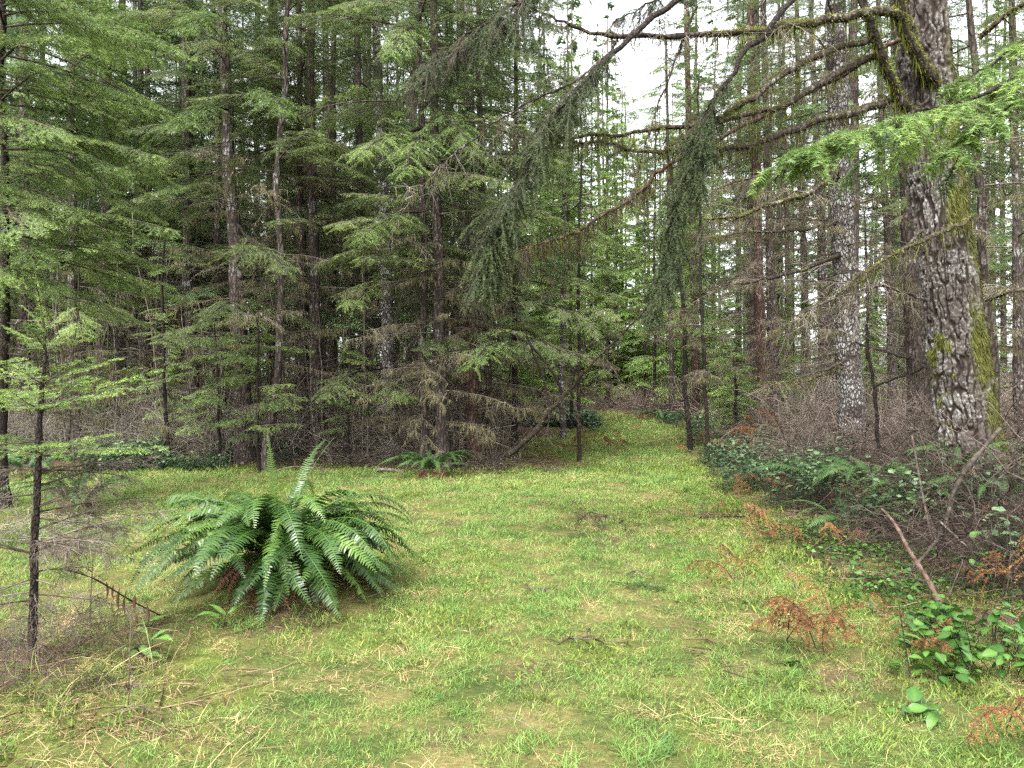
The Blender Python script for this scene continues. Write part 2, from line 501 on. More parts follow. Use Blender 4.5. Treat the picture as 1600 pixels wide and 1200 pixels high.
# ------------------------------------------------------------------ scatter (stuff) by geometry nodes
def scatter(name, label, cat, pts, scl, protos, tilt=.15):
    """one object: instances of the small proto meshes on a point cloud"""
    n = len(pts)
    me = bpy.data.meshes.new(name)
    me.vertices.add(n); me.vertices.foreach_set('co', np.asarray(pts, np.float32).ravel())
    a = me.attributes.new('scl', 'FLOAT', 'POINT'); a.data.foreach_set('value', np.asarray(scl, np.float32))
    r = np.stack([RNG.normal(0, tilt, n), RNG.normal(0, tilt, n), RNG.uniform(0, 2 * PI, n)], 1)
    a = me.attributes.new('rot', 'FLOAT_VECTOR', 'POINT'); a.data.foreach_set('vector', r.astype(np.float32).ravel())
    a = me.attributes.new('pick', 'INT', 'POINT'); a.data.foreach_set('value', RNG.integers(0, len(protos), n).astype(np.int32))
    c = bpy.data.collections.new(name + '_pieces')
    for k, pm in enumerate(protos):
        c.objects.link(bpy.data.objects.new('%s_piece' % name, pm))
    o = link(name, me)
    ng = bpy.data.node_groups.new(name + '_scatter', 'GeometryNodeTree')
    ng.interface.new_socket('Geometry', in_out='INPUT', socket_type='NodeSocketGeometry')
    ng.interface.new_socket('Geometry', in_out='OUTPUT', socket_type='NodeSocketGeometry')
    N = ng.nodes; L = ng.links
    gi = N.new('NodeGroupInput'); go = N.new('NodeGroupOutput')
    iop = N.new('GeometryNodeInstanceOnPoints'); ci = N.new('GeometryNodeCollectionInfo')
    ci.inputs['Collection'].default_value = c
    ci.inputs['Separate Children'].default_value = True
    ci.inputs['Reset Children'].default_value = True
    def na(nm, tp):
        x = N.new('GeometryNodeInputNamedAttribute'); x.data_type = tp; x.inputs['Name'].default_value = nm
        return x.outputs[0]
    L.new(gi.outputs[0], iop.inputs['Points']); L.new(ci.outputs[0], iop.inputs['Instance'])
    iop.inputs['Pick Instance'].default_value = True
    L.new(na('pick', 'INT'), iop.inputs['Instance Index'])
    L.new(na('scl', 'FLOAT'), iop.inputs['Scale']); L.new(na('rot', 'FLOAT_VECTOR'), iop.inputs['Rotation'])
    L.new(iop.outputs[0], go.inputs[0])
    md = o.modifiers.new('scatter', 'NODES'); md.node_group = ng
    tag(o, label, cat, kind='stuff')
    return o

def blade_tuft(n, rad, h, w, lean, mat, seed, name, tint=(.2, .8), curl=.5):
    r = np.random.default_rng(seed)
    a = r.uniform(0, 2 * PI, n); rr = rad * np.sqrt(r.random(n))
    base = np.stack([rr * np.cos(a), rr * np.sin(a), np.full(n, -.008)], 1)
    d = np.stack([r.normal(0, lean, n), r.normal(0, lean, n), np.ones(n)], 1)
    L = h * r.uniform(.45, 1.15, n)
    d = unit(d); t = np.linspace(0, 1, 4)
    hd = unit(np.stack([r.normal(0, 1, n), r.normal(0, 1, n), np.zeros(n)], 1))
    Pt = base[:, None] + d[:, None] * L[:, None, None] * t[None, :, None] + hd[:, None] * (L * curl)[:, None, None] * (t ** 2)[None, :, None]
    Pt[..., 2] -= (L * curl * .55)[:, None] * t[None] ** 2.4
    Pt[..., 2] = np.maximum(Pt[..., 2], -.004)
    side = unit(np.cross(hd, np.array([0, 0, 1.])) + r.normal(0, .3, (n, 3)))
    ww = (w * r.uniform(.6, 1.2, n))[:, None] * np.array([.8, 1, .7])[None]
    A = Pt[:, :3] - side[:, None] * ww[..., None] * .5; B = Pt[:, :3] + side[:, None] * ww[..., None] * .5
    V = np.concatenate([np.stack([A, B], 2).reshape(n, 6, 3), Pt[:, 3:4]], 1)
    base_i = (np.arange(n) * 7)[:, None, None]
    q = (np.array([[0, 1, 3, 2], [2, 3, 5, 4]])[None] + base_i).reshape(-1, 4)
    tr = (np.array([[4, 5, 6]])[None] + base_i).reshape(-1, 3)
    tv = np.repeat(r.uniform(tint[0], tint[1], n), 7)
    mb = MB(); mb.add(V.reshape(-1, 3), q, 0, tv)
    mb.f.append(tr); mb.m.append(np.zeros(len(tr), np.int32))
    return mb.mesh(name, mat)

def points_in(n, x0, x1, y0, y1, dens):
    x = RNG.uniform(x0, x1, n); y = RNG.uniform(y0, y1, n)
    k = RNG.random(n) < dens(x, y)
    x, y = x[k], y[k]
    return np.stack([x, y, gz(x, y)], 1)

def view_ok(x, y, margin=.8):
    return (np.abs(x) < .72 * y + margin)

def turf(x, y):
    sd = poly_sd(x, y, GRASS_POLY) + ((vnoise(x, y, 1.3, 5) - .5) * 1.3 + (vnoise(x, y, .35, 6) - .5) * .6) * .8
    g = smooth(-.3, .4, sd)
    def spot(cx, cy, rx, ry): return np.exp(-(((x - cx) / rx) ** 2 + ((y - cy) / ry) ** 2))
    bare = 1.2 * spot(-1.73, 5.6, .75, .55) + 1.0 * spot(-2.6, 4.0, .7, .45) + .9 * spot(2.9, 8.6, .5, .35) + 1.5 * spot(-1.95, 4.2, .2, .15) + .7 * spot(-2.3, 3.3, .5, .4)
    return g * (1 - np.clip(bare, 0, .93))

def build_grass():
    near = [blade_tuft(56, .085, .062, .0034, .55, M['grass'], 100 + k, 'grass_tuft', (.0, .9), .42) for k in range(5)]
    lush = [blade_tuft(36, .05, .12, .0045, .45, M['grass'], 120 + k, 'grass_clump', (.0, .5), .6) for k in range(3)]
    pts = []; scl = []
    for (y0, y1, per, s) in ((2.2, 4.5, 190, .85), (4.5, 7, 130, 1.0), (7, 11, 80, 1.3), (11, 18, 34, 1.9), (18, 42, 9, 3.2)):
        x0, x1 = -.75 * y1 - 1, .75 * y1 + 1
        n = int((x1 - x0) * (y1 - y0) * per)
        p = points_in(n, x0, x1, y0, y1, lambda x, y: turf(x, y) * view_ok(x, y) * (.35 + .65 * smooth(.3, .6, vnoise(x, y, .5, 21) * .6 + vnoise(x, y, .16, 22) * .4)))
        pts.append(p); scl.append(s * RNG.uniform(.6, 1.25, len(p)))
    pts = np.concatenate(pts); scl = np.concatenate(scl)
    scatter('grass', 'short yellow green grass covering the clearing and the path', 'grass', pts, scl, near, .2)
    p = points_in(9000, -9, 9, 2.4, 13, lambda x, y: turf(x, y) * view_ok(x, y) * smooth(.58, .8, vnoise(x, y, .6, 31)) * (1.1 - .06 * y))
    scatter('lush_grass', 'darker longer green grass tufts dotted through the short turf', 'grass', p, RNG.uniform(.5, 1.15, len(p)), lush, .2)
    straw = [blade_tuft(46, .10, .080, .0024, 1.3, M['straw'], 140 + k, 'straw_tuft', (.05, .85), .8) for k in range(4)]
    def dry(x, y):
        k = .10 + smooth(.46, .70, vnoise(x, y, .75, 41) * .65 + vnoise(x, y, .22, 42) * .35)
        k = np.maximum(k, .9 * np.exp(-(((x + 1.7) / .55) ** 2 + ((y - 4.3) / .35) ** 2)))
        k = np.maximum(k, 1.0 * np.exp(-(((x + 2.1) / 1.0) ** 2 + ((y - 3.5) / .7) ** 2)))
        k = np.maximum(k, .8 * np.exp(-(((x + 1.6) / 1.1) ** 2 + ((y - 4.95) / .22) ** 2)))
        return k * smooth(-.7, 0, poly_sd(x, y, GRASS_POLY)) * view_ok(x, y) * (1.0 - .045 * y)
    p = points_in(22000, -10, 9, 2.3, 15, dry)
    scatter('straw', 'flattened tan straw lying in patches over the turf', 'dry grass', p, RNG.uniform(.45, 1.25, len(p)), straw, .3)
    mossp = [blade_tuft(64, .085, .042, .0055, .6, M['moss_ground'], 160 + k, 'moss_tuft', (.0, .9), .25) for k in range(4)]
    def mossd(x, y):
        sd = poly_sd(x, y, GRASS_POLY)
        k = smooth(-2.2, -.4, sd) * smooth(1.6, .2, sd) * smooth(.36, .6, vnoise(x, y, .7, 51)) * (x > 0)
        k = np.maximum(k, smooth(1.3, 2.6, x) * smooth(5.2, 4.2, y) * smooth(.3, .5, vnoise(x, y, .45, 52)))
        k = np.maximum(k, .35 * smooth(.62, .75, vnoise(x, y, .9, 53)) * (sd > 0))
        k = np.maximum(k, .3 * smooth(-1.4, -2.2, x) * smooth(4.0, 3.0, y))
        k = np.maximum(k, .8 * np.exp(-((sd / .6) ** 2)) * (y > 9))
        return k * view_ok(x, y) * (1.05 - .045 * y)
    p = points_in(22000, -9.5, 8, 2.3, 15, mossd)
    scatter('moss', 'bright yellow green moss carpet along the edges of the turf', 'moss', p, RNG.uniform(.7, 1.5, len(p)) * (1 + .05 * p[:, 1]), mossp, .2)

def build_litter():
    def frag(seed):
        r = np.random.default_rng(seed)
        m = 16
        b = np.stack([r.uniform(-.22, .22, m), r.uniform(-.22, .22, m), r.uniform(.002, .03, m)], 1)
        d = np.stack([r.normal(0, 1, m), r.normal(0, 1, m), r.normal(0, .12, m)], 1)
        pt = sprout(b, d, r.uniform(.06, .28, m), 4, .0, .05, r)
        v, q = tubes(pt, np.linspace(.004, .0015, 4)[None].repeat(m, 0), 3)
        mb = MB().add(v, q, 0, np.repeat(r.uniform(0, 1, m), 12))
        k = 40
        c = np.stack([r.uniform(-.22, .22, k), r.uniform(-.22, .22, k), r.uniform(.002, .02, k)], 1)
        a = r.uniform(0, 2 * PI, k); L = r.uniform(.006, .018, k)
        e = np.stack([np.cos(a), np.sin(a), r.normal(0, .2, k)], 1) * L[:, None]
        f = np.stack([-np.sin(a), np.cos(a), r.normal(0, .4, k)], 1) * (L * .45)[:, None]
        V = np.stack([c - e, c - f, c + e, c + f], 1).reshape(-1, 3)
        mb.add(V, np.arange(4 * k).reshape(-1, 4), 0, np.repeat(r.uniform(0, 1, k), 4))
        return mb.mesh('litter_patch', M['litter'], False)
    prot = [frag(200 + k) for k in range(4)]
    def dens(x, y):
        sd = poly_sd(x, y, GRASS_POLY)
        k = smooth(.3, -.5, sd) * (.9 - .02 * y)
        k = np.maximum(k, .8 * np.exp(-(((x + 1.73) / .8) ** 2 + ((y - 5.5) / .5) ** 2)))
        k = np.maximum(k, .9 * np.exp(-(((x + 2.6) / .8) ** 2 + ((y - 4.0) / .5) ** 2)))
        k = np.maximum(k, .7 * np.exp(-(((x - 2.9) / .6) ** 2 + ((y - 8.6) / .35) ** 2)))
        k = np.maximum(k, .75 * np.exp(-(((x + 2.4) / .9) ** 2 + ((y - 3.5) / .6) ** 2)))
        return np.maximum(k, .05 * (y < 10)) * view_ok(x, y, 1.5)
    p = points_in(9000, -14, 13, 2.6, 21, dens)
    scatter('forest_litter', 'brown twig and needle litter on the forest floor', 'litter', p, RNG.uniform(.6, 1.1, len(p)) * (1 + .02 * p[:, 1]), prot, .1)
build_grass()
build_litter()

# ------------------------------------------------------------------ fir boughs (meshes shared by many branch objects)
def bough(seed, L=2.0, nl=15, ns=9, droop=.25, hang=.25, latf=.42, nlen=.028, nwid=.0036, spacing=.0044, bare=.12,
          rise=.1, mats=('twig', 'needle'), name='bough', r0=.016, flat=.45, ang=58, dead_inner=True):
    r = np.random.default_rng(seed)
    t = np.linspace(0, 1, 14)
    main = np.stack([L * t, .05 * L * np.cumsum(r.normal(0, .28, 14)) * t, rise * L * t - droop * L * t ** 2], 1)[None]
    mb = MB()
    v, q = tubes(main, (r0 * (1 - .85 * t))[None], 5); mb.add(v, q, 0, .4)
    u = np.sort(np.clip(np.linspace(bare, .97, nl * 2) + r.normal(0, .012, nl * 2), bare, .98))
    sg = np.where(np.arange(nl * 2) % 2 == 0, 1., -1.)
    b, tg = on_poly(main, np.zeros(nl * 2, int), u)
    side = unit(np.cross(np.array([0, 0, 1.]), tg))
    a = np.radians(ang + r.normal(0, 8, nl * 2))
    d = tg * np.cos(a)[:, None] + side * (sg * np.sin(a))[:, None] + np.array([0, 0, 1.]) * r.normal(.0, .13, nl * 2)[:, None]
    ll = L * latf * np.minimum(1, (u - bare) / .28 + .45) * (1.02 - u) ** .62 * r.uniform(.6, 1.15, nl * 2)
    lat = sprout(b, d, ll, 7, hang * r.uniform(.5, 1.5, nl * 2), .035, r)
    v, q = tubes(lat, (r0 * .33 * (1 - .8 * np.linspace(0, 1, 7)))[None].repeat(len(lat), 0), 3); mb.add(v, q, 0, .5)
    # sub laterals
    k = len(lat); m = ns * 2
    idx = np.repeat(np.arange(k), m); uu = np.tile(np.linspace(.16, .95, m), k) + r.normal(0, .02, k * m)
    sb, st = on_poly(lat, idx, uu)
    s2 = np.cross(np.array([0, 0, 1.]), st); s2 = unit(s2 + 1e-6)
    sgn = np.where(np.tile(np.arange(m), k) % 2 == 0, 1., -1.)
    aa = np.radians(50 + r.normal(0, 10, k * m))
    sd = st * np.cos(aa)[:, None] + s2 * (sgn * np.sin(aa))[:, None] + np.array([0, 0, 1.]) * r.normal(-.02, .15, k * m)[:, None]
    sl = (ll[idx] * .36 * (1.05 - uu) + .03) * r.uniform(.6, 1.2, k * m)
    keep = (sl > .022) & (r.random(k * m) < .93)
    sub = sprout(sb[keep], sd[keep], sl[keep], 4, hang * 1.1, .03, r)
    v, q = tubes(sub, (np.array([.0016, .0014, .0011, .0006]) * (r0 / .016))[None].repeat(len(sub), 0), 3); mb.add(v, q, 0, .6)
    lt = r.uniform(.22, .58, k)
    outer = .18 * np.clip(uu[keep], 0, 1)
    nv, nf, nt = needles(sub, spacing, nlen, nwid, flat, .6, 0, np.clip(lt[idx][keep] + outer, 0, 1), r); mb.add(nv, nf, 1, nt)
    nv, nf, nt = needles(lat, spacing, nlen, nwid, flat, .6, .12, lt, r); mb.add(nv, nf, 1, nt)
    nv, nf, nt = needles(main, spacing, nlen, nwid, flat, .6, .45, .5, r); mb.add(nv, nf, 1, nt)
    return mb, [M[x] for x in mats], name

def bough_mesh(*a, **k):
    mb, mats, name = bough(*a, **k)
    return mb.mesh(name, mats)

def dead_bough(seed, L=2.0, nl=14, droop=.12, rise=.05, mats=('dead_twig', 'lichen'), name='dead_branch', r0=.016, lichen=60, fine=1.0, hang=.25):
    r = np.random.default_rng(seed)
    t = np.linspace(0, 1, 12)
    main = np.stack([L * t, .07 * L * np.cumsum(r.normal(0, .3, 12)) * t, rise * L * t - droop * L * t ** 2 + .02 * L * np.cumsum(r.normal(0, .3, 12)) * t], 1)[None]
    mb = MB()
    v, q = tubes(main, (r0 * (1 - .8 * t))[None], 5); mb.add(v, q, 0, .4)
    u = r.uniform(.12, .98, nl); b, tg = on_poly(main, np.zeros(nl, int), u)
    side = unit(np.cross(np.array([0, 0, 1.]), tg)); sg = np.where(r.random(nl) < .5, 1., -1.)
    a = np.radians(r.uniform(35, 75, nl))
    d = tg * np.cos(a)[:, None] + side * (sg * np.sin(a))[:, None] + np.array([0, 0, 1.]) * r.normal(-.1, .25, nl)[:, None]
    ll = L * .42 * (1.1 - u) * r.uniform(.5, 1.2, nl)
    lat = sprout(b, d, ll, 6, hang, .07, r)
    v, q = tubes(lat, (r0 * .34 * (1 - .7 * np.linspace(0, 1, 6)))[None].repeat(nl, 0), 3); mb.add(v, q, 0, .5)
    m = 7; idx = np.repeat(np.arange(nl), m); uu = r.uniform(.1, 1, nl * m)
    sb, st = on_poly(lat, idx, uu)
    sd = st * .7 + r.normal(0, .55, st.shape) + np.array([0, 0, -.15])
    sl = (ll[idx] * .4 * (1.1 - uu) + .06) * r.uniform(.5, 1.2, nl * m)
    sub = sprout(sb, sd, sl, 5, hang * .8, .08, r)
    v, q = tubes(sub, (np.array([.0026, .0022, .0018, .0014, .0009]) * fine)[None].repeat(len(sub), 0), 3); mb.add(v, q, 0, .65)
    if lichen:
        allp = np.concatenate([on_poly(main, np.zeros(lichen, int), r.uniform(.1, 1, lichen))[0],
                               on_poly(lat, r.integers(0, nl, lichen * 2), r.random(lichen * 2))[0]])
        hd = np.array([0, 0, -1.]) + r.normal(0, .15, allp.shape)
        st = sprout(allp, hd, r.uniform(.03, .13, len(allp)), 3, 0, .06, r)
        w = np.array([.004, .0035, .001])[None].repeat(len(allp), 0) * fine
        v, q = tubes(st, w, 3); mb.add(v, q, 1, np.repeat(r.uniform(.1, .9, len(allp)), 9))
    return mb.mesh(name, [M[x] for x in mats])

BOUGHS = [bough_mesh(300 + k, L=2.0, droop=.16 + .05 * (k % 3), hang=.22, nl=13 + k % 3, ns=8, name='branch') for k in range(6)]
FRESH = [bough_mesh(320 + k, L=1.9, droop=.20 + .05 * (k % 2), hang=.28, nl=13, ns=8, mats=('twig', 'needle_fresh'), name='branch', latf=.38) for k in range(4)]
HANG = [bough_mesh(340 + k, L=2.2, droop=.30, hang=.75, nl=14, ns=7, mats=('twig', 'needle_dark'), name='branch', spacing=.0055) for k in range(3)]
DEAD = [dead_bough(360 + k, L=1.9, nl=13, name='dead_branch') for k in range(6)]
PINK = [dead_bough(380 + k, L=2.0, nl=20, mats=('pink_twig', 'lichen'), lichen=15, name='dead_branch', fine=1.2) for k in range(4)]
SPRIG = [bough_mesh(400 + k, L=.6, nl=6, ns=3, droop=.05, hang=.1, latf=.38, nlen=.026, nwid=.0022, spacing=.0026, bare=.1, rise=.12,
                    mats=('twig', 'needle_sapling'), name='branch', r0=.006) for k in range(4)]
SPRIG_D = [bough_mesh(410 + k, L=.7, nl=7, ns=3, droop=.12, hang=.25, latf=.40, spacing=.0038, bare=.1, rise=.08,
                      mats=('twig', 'needle'), name='branch', r0=.006) for k in range(3)]
BARE = [dead_bough(420 + k, L=.7, nl=10, lichen=0, mats=('twig', 'lichen'), r0=.006, name='dead_branch', fine=.7) for k in range(3)]

# ------------------------------------------------------------------ trees
def trunk_path(p_lo, p_hi, d, top_z, n=24, wob=.03, seed=0):
    """trunk axis through two seen points, carried down to the ground and up to top_z (world)"""
    a = P(p_lo[0], p_lo[1], d); b = P(p_hi[0], p_hi[1], d)
    s = (b - a) / (b[2] - a[2])
    def at(z): return a + s * (z - a[2])
    g = at(0.0); g = at(float(gz(g[0], g[1])))
    zs = np.linspace(g[2] - .25, top_z, n)
    r = np.random.default_rng(seed)
    pts = np.array([at(z) for z in zs])
    w = np.cumsum(r.normal(0, wob, (n, 2)), axis=0); w -= np.linspace(0, 1, n)[:, None] * w[-1]
    pts[:, :2] += w * .5
    return pts, g

def trunk_mesh(pts, base, rad_lo, rad_hi, mat, sides=12, flare=.35, seed=0, name='trunk'):
    r = np.random.default_rng(seed)
    n = 60
    pp = catmull(pts, n); loc = pp - base
    h = loc[:, 2]
    rr = rad_lo + (rad_hi - rad_lo) * np.clip(h / max(h[-1], .1), 0, 1)
    rr = rr * (1 + flare * np.exp(-np.clip(h, 0, None) / .35)) * (1 + r.normal(0, .035, n))
    v, q = tubes(loc[None], rr[None], sides)
    v = v.reshape(n, sides, 3)
    c = loc[:, None]
    v = c + (v - c) * (1 + r.normal(0, .05, (n, sides, 1)))
    return MB().add(v.reshape(-1, 3), q).mesh(name, mat), loc, rr

def at_height(loc, z):
    i = int(np.clip(np.searchsorted(loc[:, 2], z), 1, len(loc) - 1))
    a, b = loc[i - 1], loc[i]
    t = (z - a[2]) / (b[2] - a[2] + 1e-9)
    return a + (b - a) * t

TREE_N = [0]
def tree(lo, hi, d, wpx, label, live=(), dead=(), bark='bark', meshes=BOUGHS, dmeshes=DEAD, top=None, group=None,
         name='fir_tree', az0=-PI / 2, spread=PI, taper=.45, cat='tree', live_s=(.7, 1.2), dead_s=(.5, 1.1), wob=.03, pitch=(-.25, .12), sides=12, flare=.35):
    """one tree: an Empty at its foot, a trunk, every live and dead branch a child.
    live/dead: (z0, z1, count) in metres"""
    TREE_N[0] += 1
    sd = 1000 + TREE_N[0]
    r = np.random.default_rng(sd)
    tz = top if top is not None else CAMZ + 600 / F * d + 1.6
    pts, g = trunk_path(lo, hi, d, tz, seed=sd, wob=wob)
    root = thing(name, label, cat, g, group)
    R = wpx / F * d / 2
    me, loc, rr = trunk_mesh(pts, g, R * 1.08, R * taper, M[bark], seed=sd, sides=sides, flare=flare)
    link('trunk', me, root)
    for spec, ms, ssc, nm in ((live, meshes, live_s, 'branch'), (dead, dmeshes, dead_s, 'dead_branch')):
        for (z0, z1, n) in ([spec] if spec and not hasattr(spec[0], '__len__') else spec):
            if z1 > 6.3 and nm == 'branch': n = int(n * (tz - z0) / (z1 - z0)); z1 = tz - .1
            n = int(n * (1.5 if nm == 'branch' and ms is not SPRIG_D else 1.35))
            for k in range(n):
                z = z0 + (z1 - z0) * (k + r.random()) / n
                p = at_height(loc, z)
                az = az0 + r.uniform(-spread, spread)
                s = r.uniform(*ssc)
                link(nm, ms[r.integers(0, len(ms))], root, p, orient(az, r.uniform(*pitch), r.normal(0, .2)), s)
    return root

GL = 'firs along the back of the clearing'
# left edge tree with bright tiers of boughs reaching into the picture
tree((6, 700), (3, 100), 9.5, 15, 'slim fir at the left edge hung with bright green tiers of boughs',
     live=[(2.6, 6.4, 34)], dead=[(1.2, 2.6, 8)], meshes=FRESH, bark='bark_thin', az0=-.2, spread=1.5, live_s=(.85, 1.25), group=GL, pitch=(-.22, .05), top=7.2)
tree((378, 640), (358, 200), 15, 26, 'thick dark fir with pale lichen bands rising behind the left ground ivy',
     live=[(5.2, 8.8, 14), (2.2, 4.4, 6)], dead=[(1.0, 6.5, 24)], group=GL)
tree((424, 680), (438, 330), 14, 13, 'thin crooked fir trunk flecked with white lichen at the grass edge',
     live=[(5.6, 8, 8)], dead=[(1.5, 6.0, 12)], group=GL, wob=.07)
tree((474, 640), (467, 250), 16, 15, 'dark mossy fir, left of a close pair behind the big fern',
     live=[(5.4, 9, 11)], dead=[(1, 6.5, 22)], bark='bark_dark', group=GL)
tree((498, 650), (491, 220), 15.5, 19, 'dark mossy fir, right of a close pair behind the big fern',
     live=[(4.5, 9, 12)], dead=[(1, 6.5, 22)], bark='bark_dark', group=GL)
tree((566, 640), (558, 60), 17, 16, 'slender fir with a silvery upper trunk in the middle of the back row',
     live=[(5.5, 10, 12)], dead=[(1, 7, 24)], group=GL)
tree((664, 705), (660, 160), 13.8, 12, 'narrow dark fir just left of the thick dark trunk at the back',
     live=[(3.6, 7.6, 15)], dead=[(.6, 4, 16)], bark='bark_dark', group=GL, live_s=(.8, 1.35))
tree((692, 690), (686, 420), 13.8, 21, 'thick dark fir standing behind the small sword fern',
     live=[(3.2, 8, 14)], dead=[(.6, 5, 22)], bark='bark_dark', group=GL)
tree((606, 690), (600, 480), 15.5, 21, 'scaly pale barked trunk half hidden by twigs left of the small sword fern',
     live=[(6, 9, 6)], dead=[(.8, 6, 20)], bark='bark_pale', group=GL)
tree((806, 680), (806, 400), 16, 10, 'thin straight fir behind the leaning mossy pole',
     live=[(2.6, 8, 16)], dead=[(.8, 4, 12)], bark='bark_thin', group=GL, live_s=(.6, 1.1))
tree((520, 640), (514, 300), 20, 15, 'grey fir deeper in, between the close pair and the silvery trunk',
     live=[(5, 10, 10)], dead=[(1, 7, 20)], group=GL)
tree((345, 640), (338, 300), 18, 11, 'thin grey fir just left of the thick lichen banded fir',
     live=[(4.4, 9, 10)], dead=[(1, 6, 16)], group=GL)
tree((300, 640), (292, 250), 17.5, 17, 'grey fir with a broken screen of dead twigs behind the young sapling',
     live=[(4, 9, 12)], dead=[(1, 6, 18)], group=GL)
tree((228, 640), (222, 250), 19, 14, 'fir whose trunk is mostly covered by the bright left boughs',
     live=[(3.4, 9.5, 16)], dead=[(1, 5, 14)], group=GL)
tree((120, 640), (116, 250), 16, 14, 'fir standing behind the top of the young sapling at left',
     live=[(3, 8.5, 18)], dead=[(.8, 4, 14)], meshes=FRESH, group=GL)
GY = 'young firs at the back edge of the grass'
tree((405, 720), (404, 600), 13.4, 5, 'knee to head high young fir with fresh green twigs left of the crooked trunk', live=[(.7, 2.6, 20)], bark='bark_thin', meshes=SPRIG_D, top=3.0, live_s=(.7, 1.5), sides=6, flare=.1, group=GY)
tree((262, 690), (260, 560), 14.6, 6, 'young fir with fresh green twigs rising out of the left ground leaves', live=[(.9, 4.2, 18)], bark='bark_thin', meshes=FRESH, top=4.6, live_s=(.25, .5), sides=6, flare=.1, group=GY)
tree((338, 690), (337, 560), 14.2, 5, 'small young fir close in front of the lichen banded fir', live=[(.8, 2.6, 18)], bark='bark_thin', meshes=SPRIG_D, top=3.0, live_s=(.8, 1.6), sides=6, flare=.1, group=GY)
tree((548, 700), (547, 600), 14.4, 5, 'small young fir in the twig heaps behind the big fern', live=[(.8, 2.4, 14)], bark='bark_thin', meshes=SPRIG_D, top=2.8, live_s=(.7, 1.4), sides=6, flare=.1, group=GY)
# reddish broken snag
tree((740, 690), (734, 505), 14.4, 22, 'short reddish brown rotten snag with a jagged broken top', dead=[(.6, 2.4, 8)], bark='bark_red',
     top=CAMZ + 95 / F * 14.4, group=GL, taper=.8, name='broken_snag')
tree((770, 690), (764, 500), 14.8, 13, 'dark fir just right of the reddish broken snag', live=[(2.2, 7.5, 16)], dead=[(.6, 4, 14)], bark='bark_dark', group=GL, live_s=(.7, 1.2))

# poles and saplings at the mouth of the path
GP = 'slender young firs beside the grass path'
tree((904, 690), (906, 400), 16, 6, 'straight thin dark pole on the left corner of the path with light foliage', live=[(2.6, 6.6, 22)], dead=[(1.4, 3.6, 6)],
     bark='bark_thin', group=GP, flare=.12, top=7.4, meshes=FRESH, live_s=(.5, .95), taper=.4, sides=8)
tree((878, 680), (879, 560), 22, 10, 'silvery trunk by the orange bracken left of the path', live=[(3, 9, 22)], dead=[(1, 4, 8)], bark='bark_pale', group=GP, flare=.12, meshes=FRESH, top=11, sides=8)
tree((1103, 700), (1097, 380), 15.6, 6, 'straight thin dark pole on the right of the path', live=[(3.4, 7, 10)], dead=[(1.5, 4, 6)], bark='bark_thin', group=GP, flare=.12, top=8, live_s=(.4, .8), taper=.5, sides=8)
tree((1080, 690), (1066, 510), 17, 8, 'thin dark pole leaning left over the path edge', live=[(2.6, 6.5, 14)], dead=[(1, 3, 6)], bark='bark_thin', group=GP, flare=.12, top=7.5, live_s=(.5, .9), sides=8)
tree((1088, 650), (1086, 560), 30, 12, 'stout brown trunk far back right of the path', live=[(3.5, 14, 20)], dead=[(1, 5, 10)], bark='bark_red', group=GP, flare=.12, meshes=FRESH, top=17)
tree((1051, 650), (1050, 590), 29, 8, 'dark trunk far back at the right side of the path end', live=[(3, 12, 20)], dead=[(1, 4, 8)], bark='bark_dark', group=GP, flare=.12, meshes=FRESH, top=15)
tree((952, 650), (951, 600), 43, 5, 'young fir closing off the end of the path, left of centre', live=[(1.8, 10, 22)], bark='bark_thin', group=GP, flare=.12, meshes=FRESH, top=13, live_s=(.6, 1.0))
tree((1024, 645), (1024, 600), 36, 5, 'young fir closing off the end of the path, right of centre', live=[(1.8, 12, 26)], bark='bark_thin', group=GP, flare=.12, meshes=FRESH, top=15, live_s=(.6, 1.0))
tree((893, 660), (891, 560), 26, 5, 'feathery light green fir left of the lane behind the orange bracken bed', live=[(2.6, 11, 26)], bark='bark_thin', group=GP, flare=.12, meshes=FRESH, top=13, live_s=(.6, 1.0))
tree((1148, 688), (1147, 610), 18.5, 6, 'little bushy fir standing in the ground leaves right of the path', live=[(.5, 2.0, 26)], bark='bark_thin', group=GP, flare=.12, meshes=SPRIG_D, top=2.3, live_s=(.6, 1.3), sides=6, pitch=(-.1, .3))

GR = 'tall firs of the thin wood on the right'
tree((1196, 640), (1187, 400), 21, 17, 'left trunk of a brown twin pair right of the path', dead=[(1.5, 10, 26)], live=[(6, 12, 10)], bark='bark_red', dmeshes=PINK, group=GR, az0=PI, spread=1.9, dead_s=(.7, 1.4))
tree((1209, 640), (1203, 400), 22, 16, 'right trunk of a paler twin pair right of the path', dead=[(1.5, 10, 24)], live=[(6, 12, 10)], bark='bark', dmeshes=PINK, group=GR, dead_s=(.7, 1.3))
tree((1232, 580), (1229, 400), 28, 9, 'thin trunk seen against bright sky just right of the twin pair', dead=[(2, 10, 18)], live=[(7, 15, 14)], group=GR, dmeshes=PINK)
tree((1330, 650), (1308, 100), 13, 37, 'pale trunk cracked like dried mud with dark horizontal rings', dead=[(1.6, 7.5, 26)], live=[(6, 8.5, 5)], bark='bark_pale', group=GR,
     az0=PI, spread=1.7, taper=.72, sides=20, dead_s=(.6, 1.2))
tree((1436, 600), (1424, 380), 15, 36, 'dark trunk close behind the left side of the big mossy fir', dead=[(2, 8, 18)], live=[(6.5, 9, 6)], bark='bark_dark', group=GR)
tree((1552, 620), (1532, 250), 11, 15, 'thin mossy trunk just right of the big mossy fir', dead=[(1.4, 6, 18)], live=[(4, 7, 8)], bark='bark_dark', group=GR)
tree((1594, 600), (1588, 300), 14, 17, 'straight dark trunk cut by the right edge of the view', dead=[(1.2, 7.5, 22)], live=[(5, 9, 8)], bark='bark', group=GR)
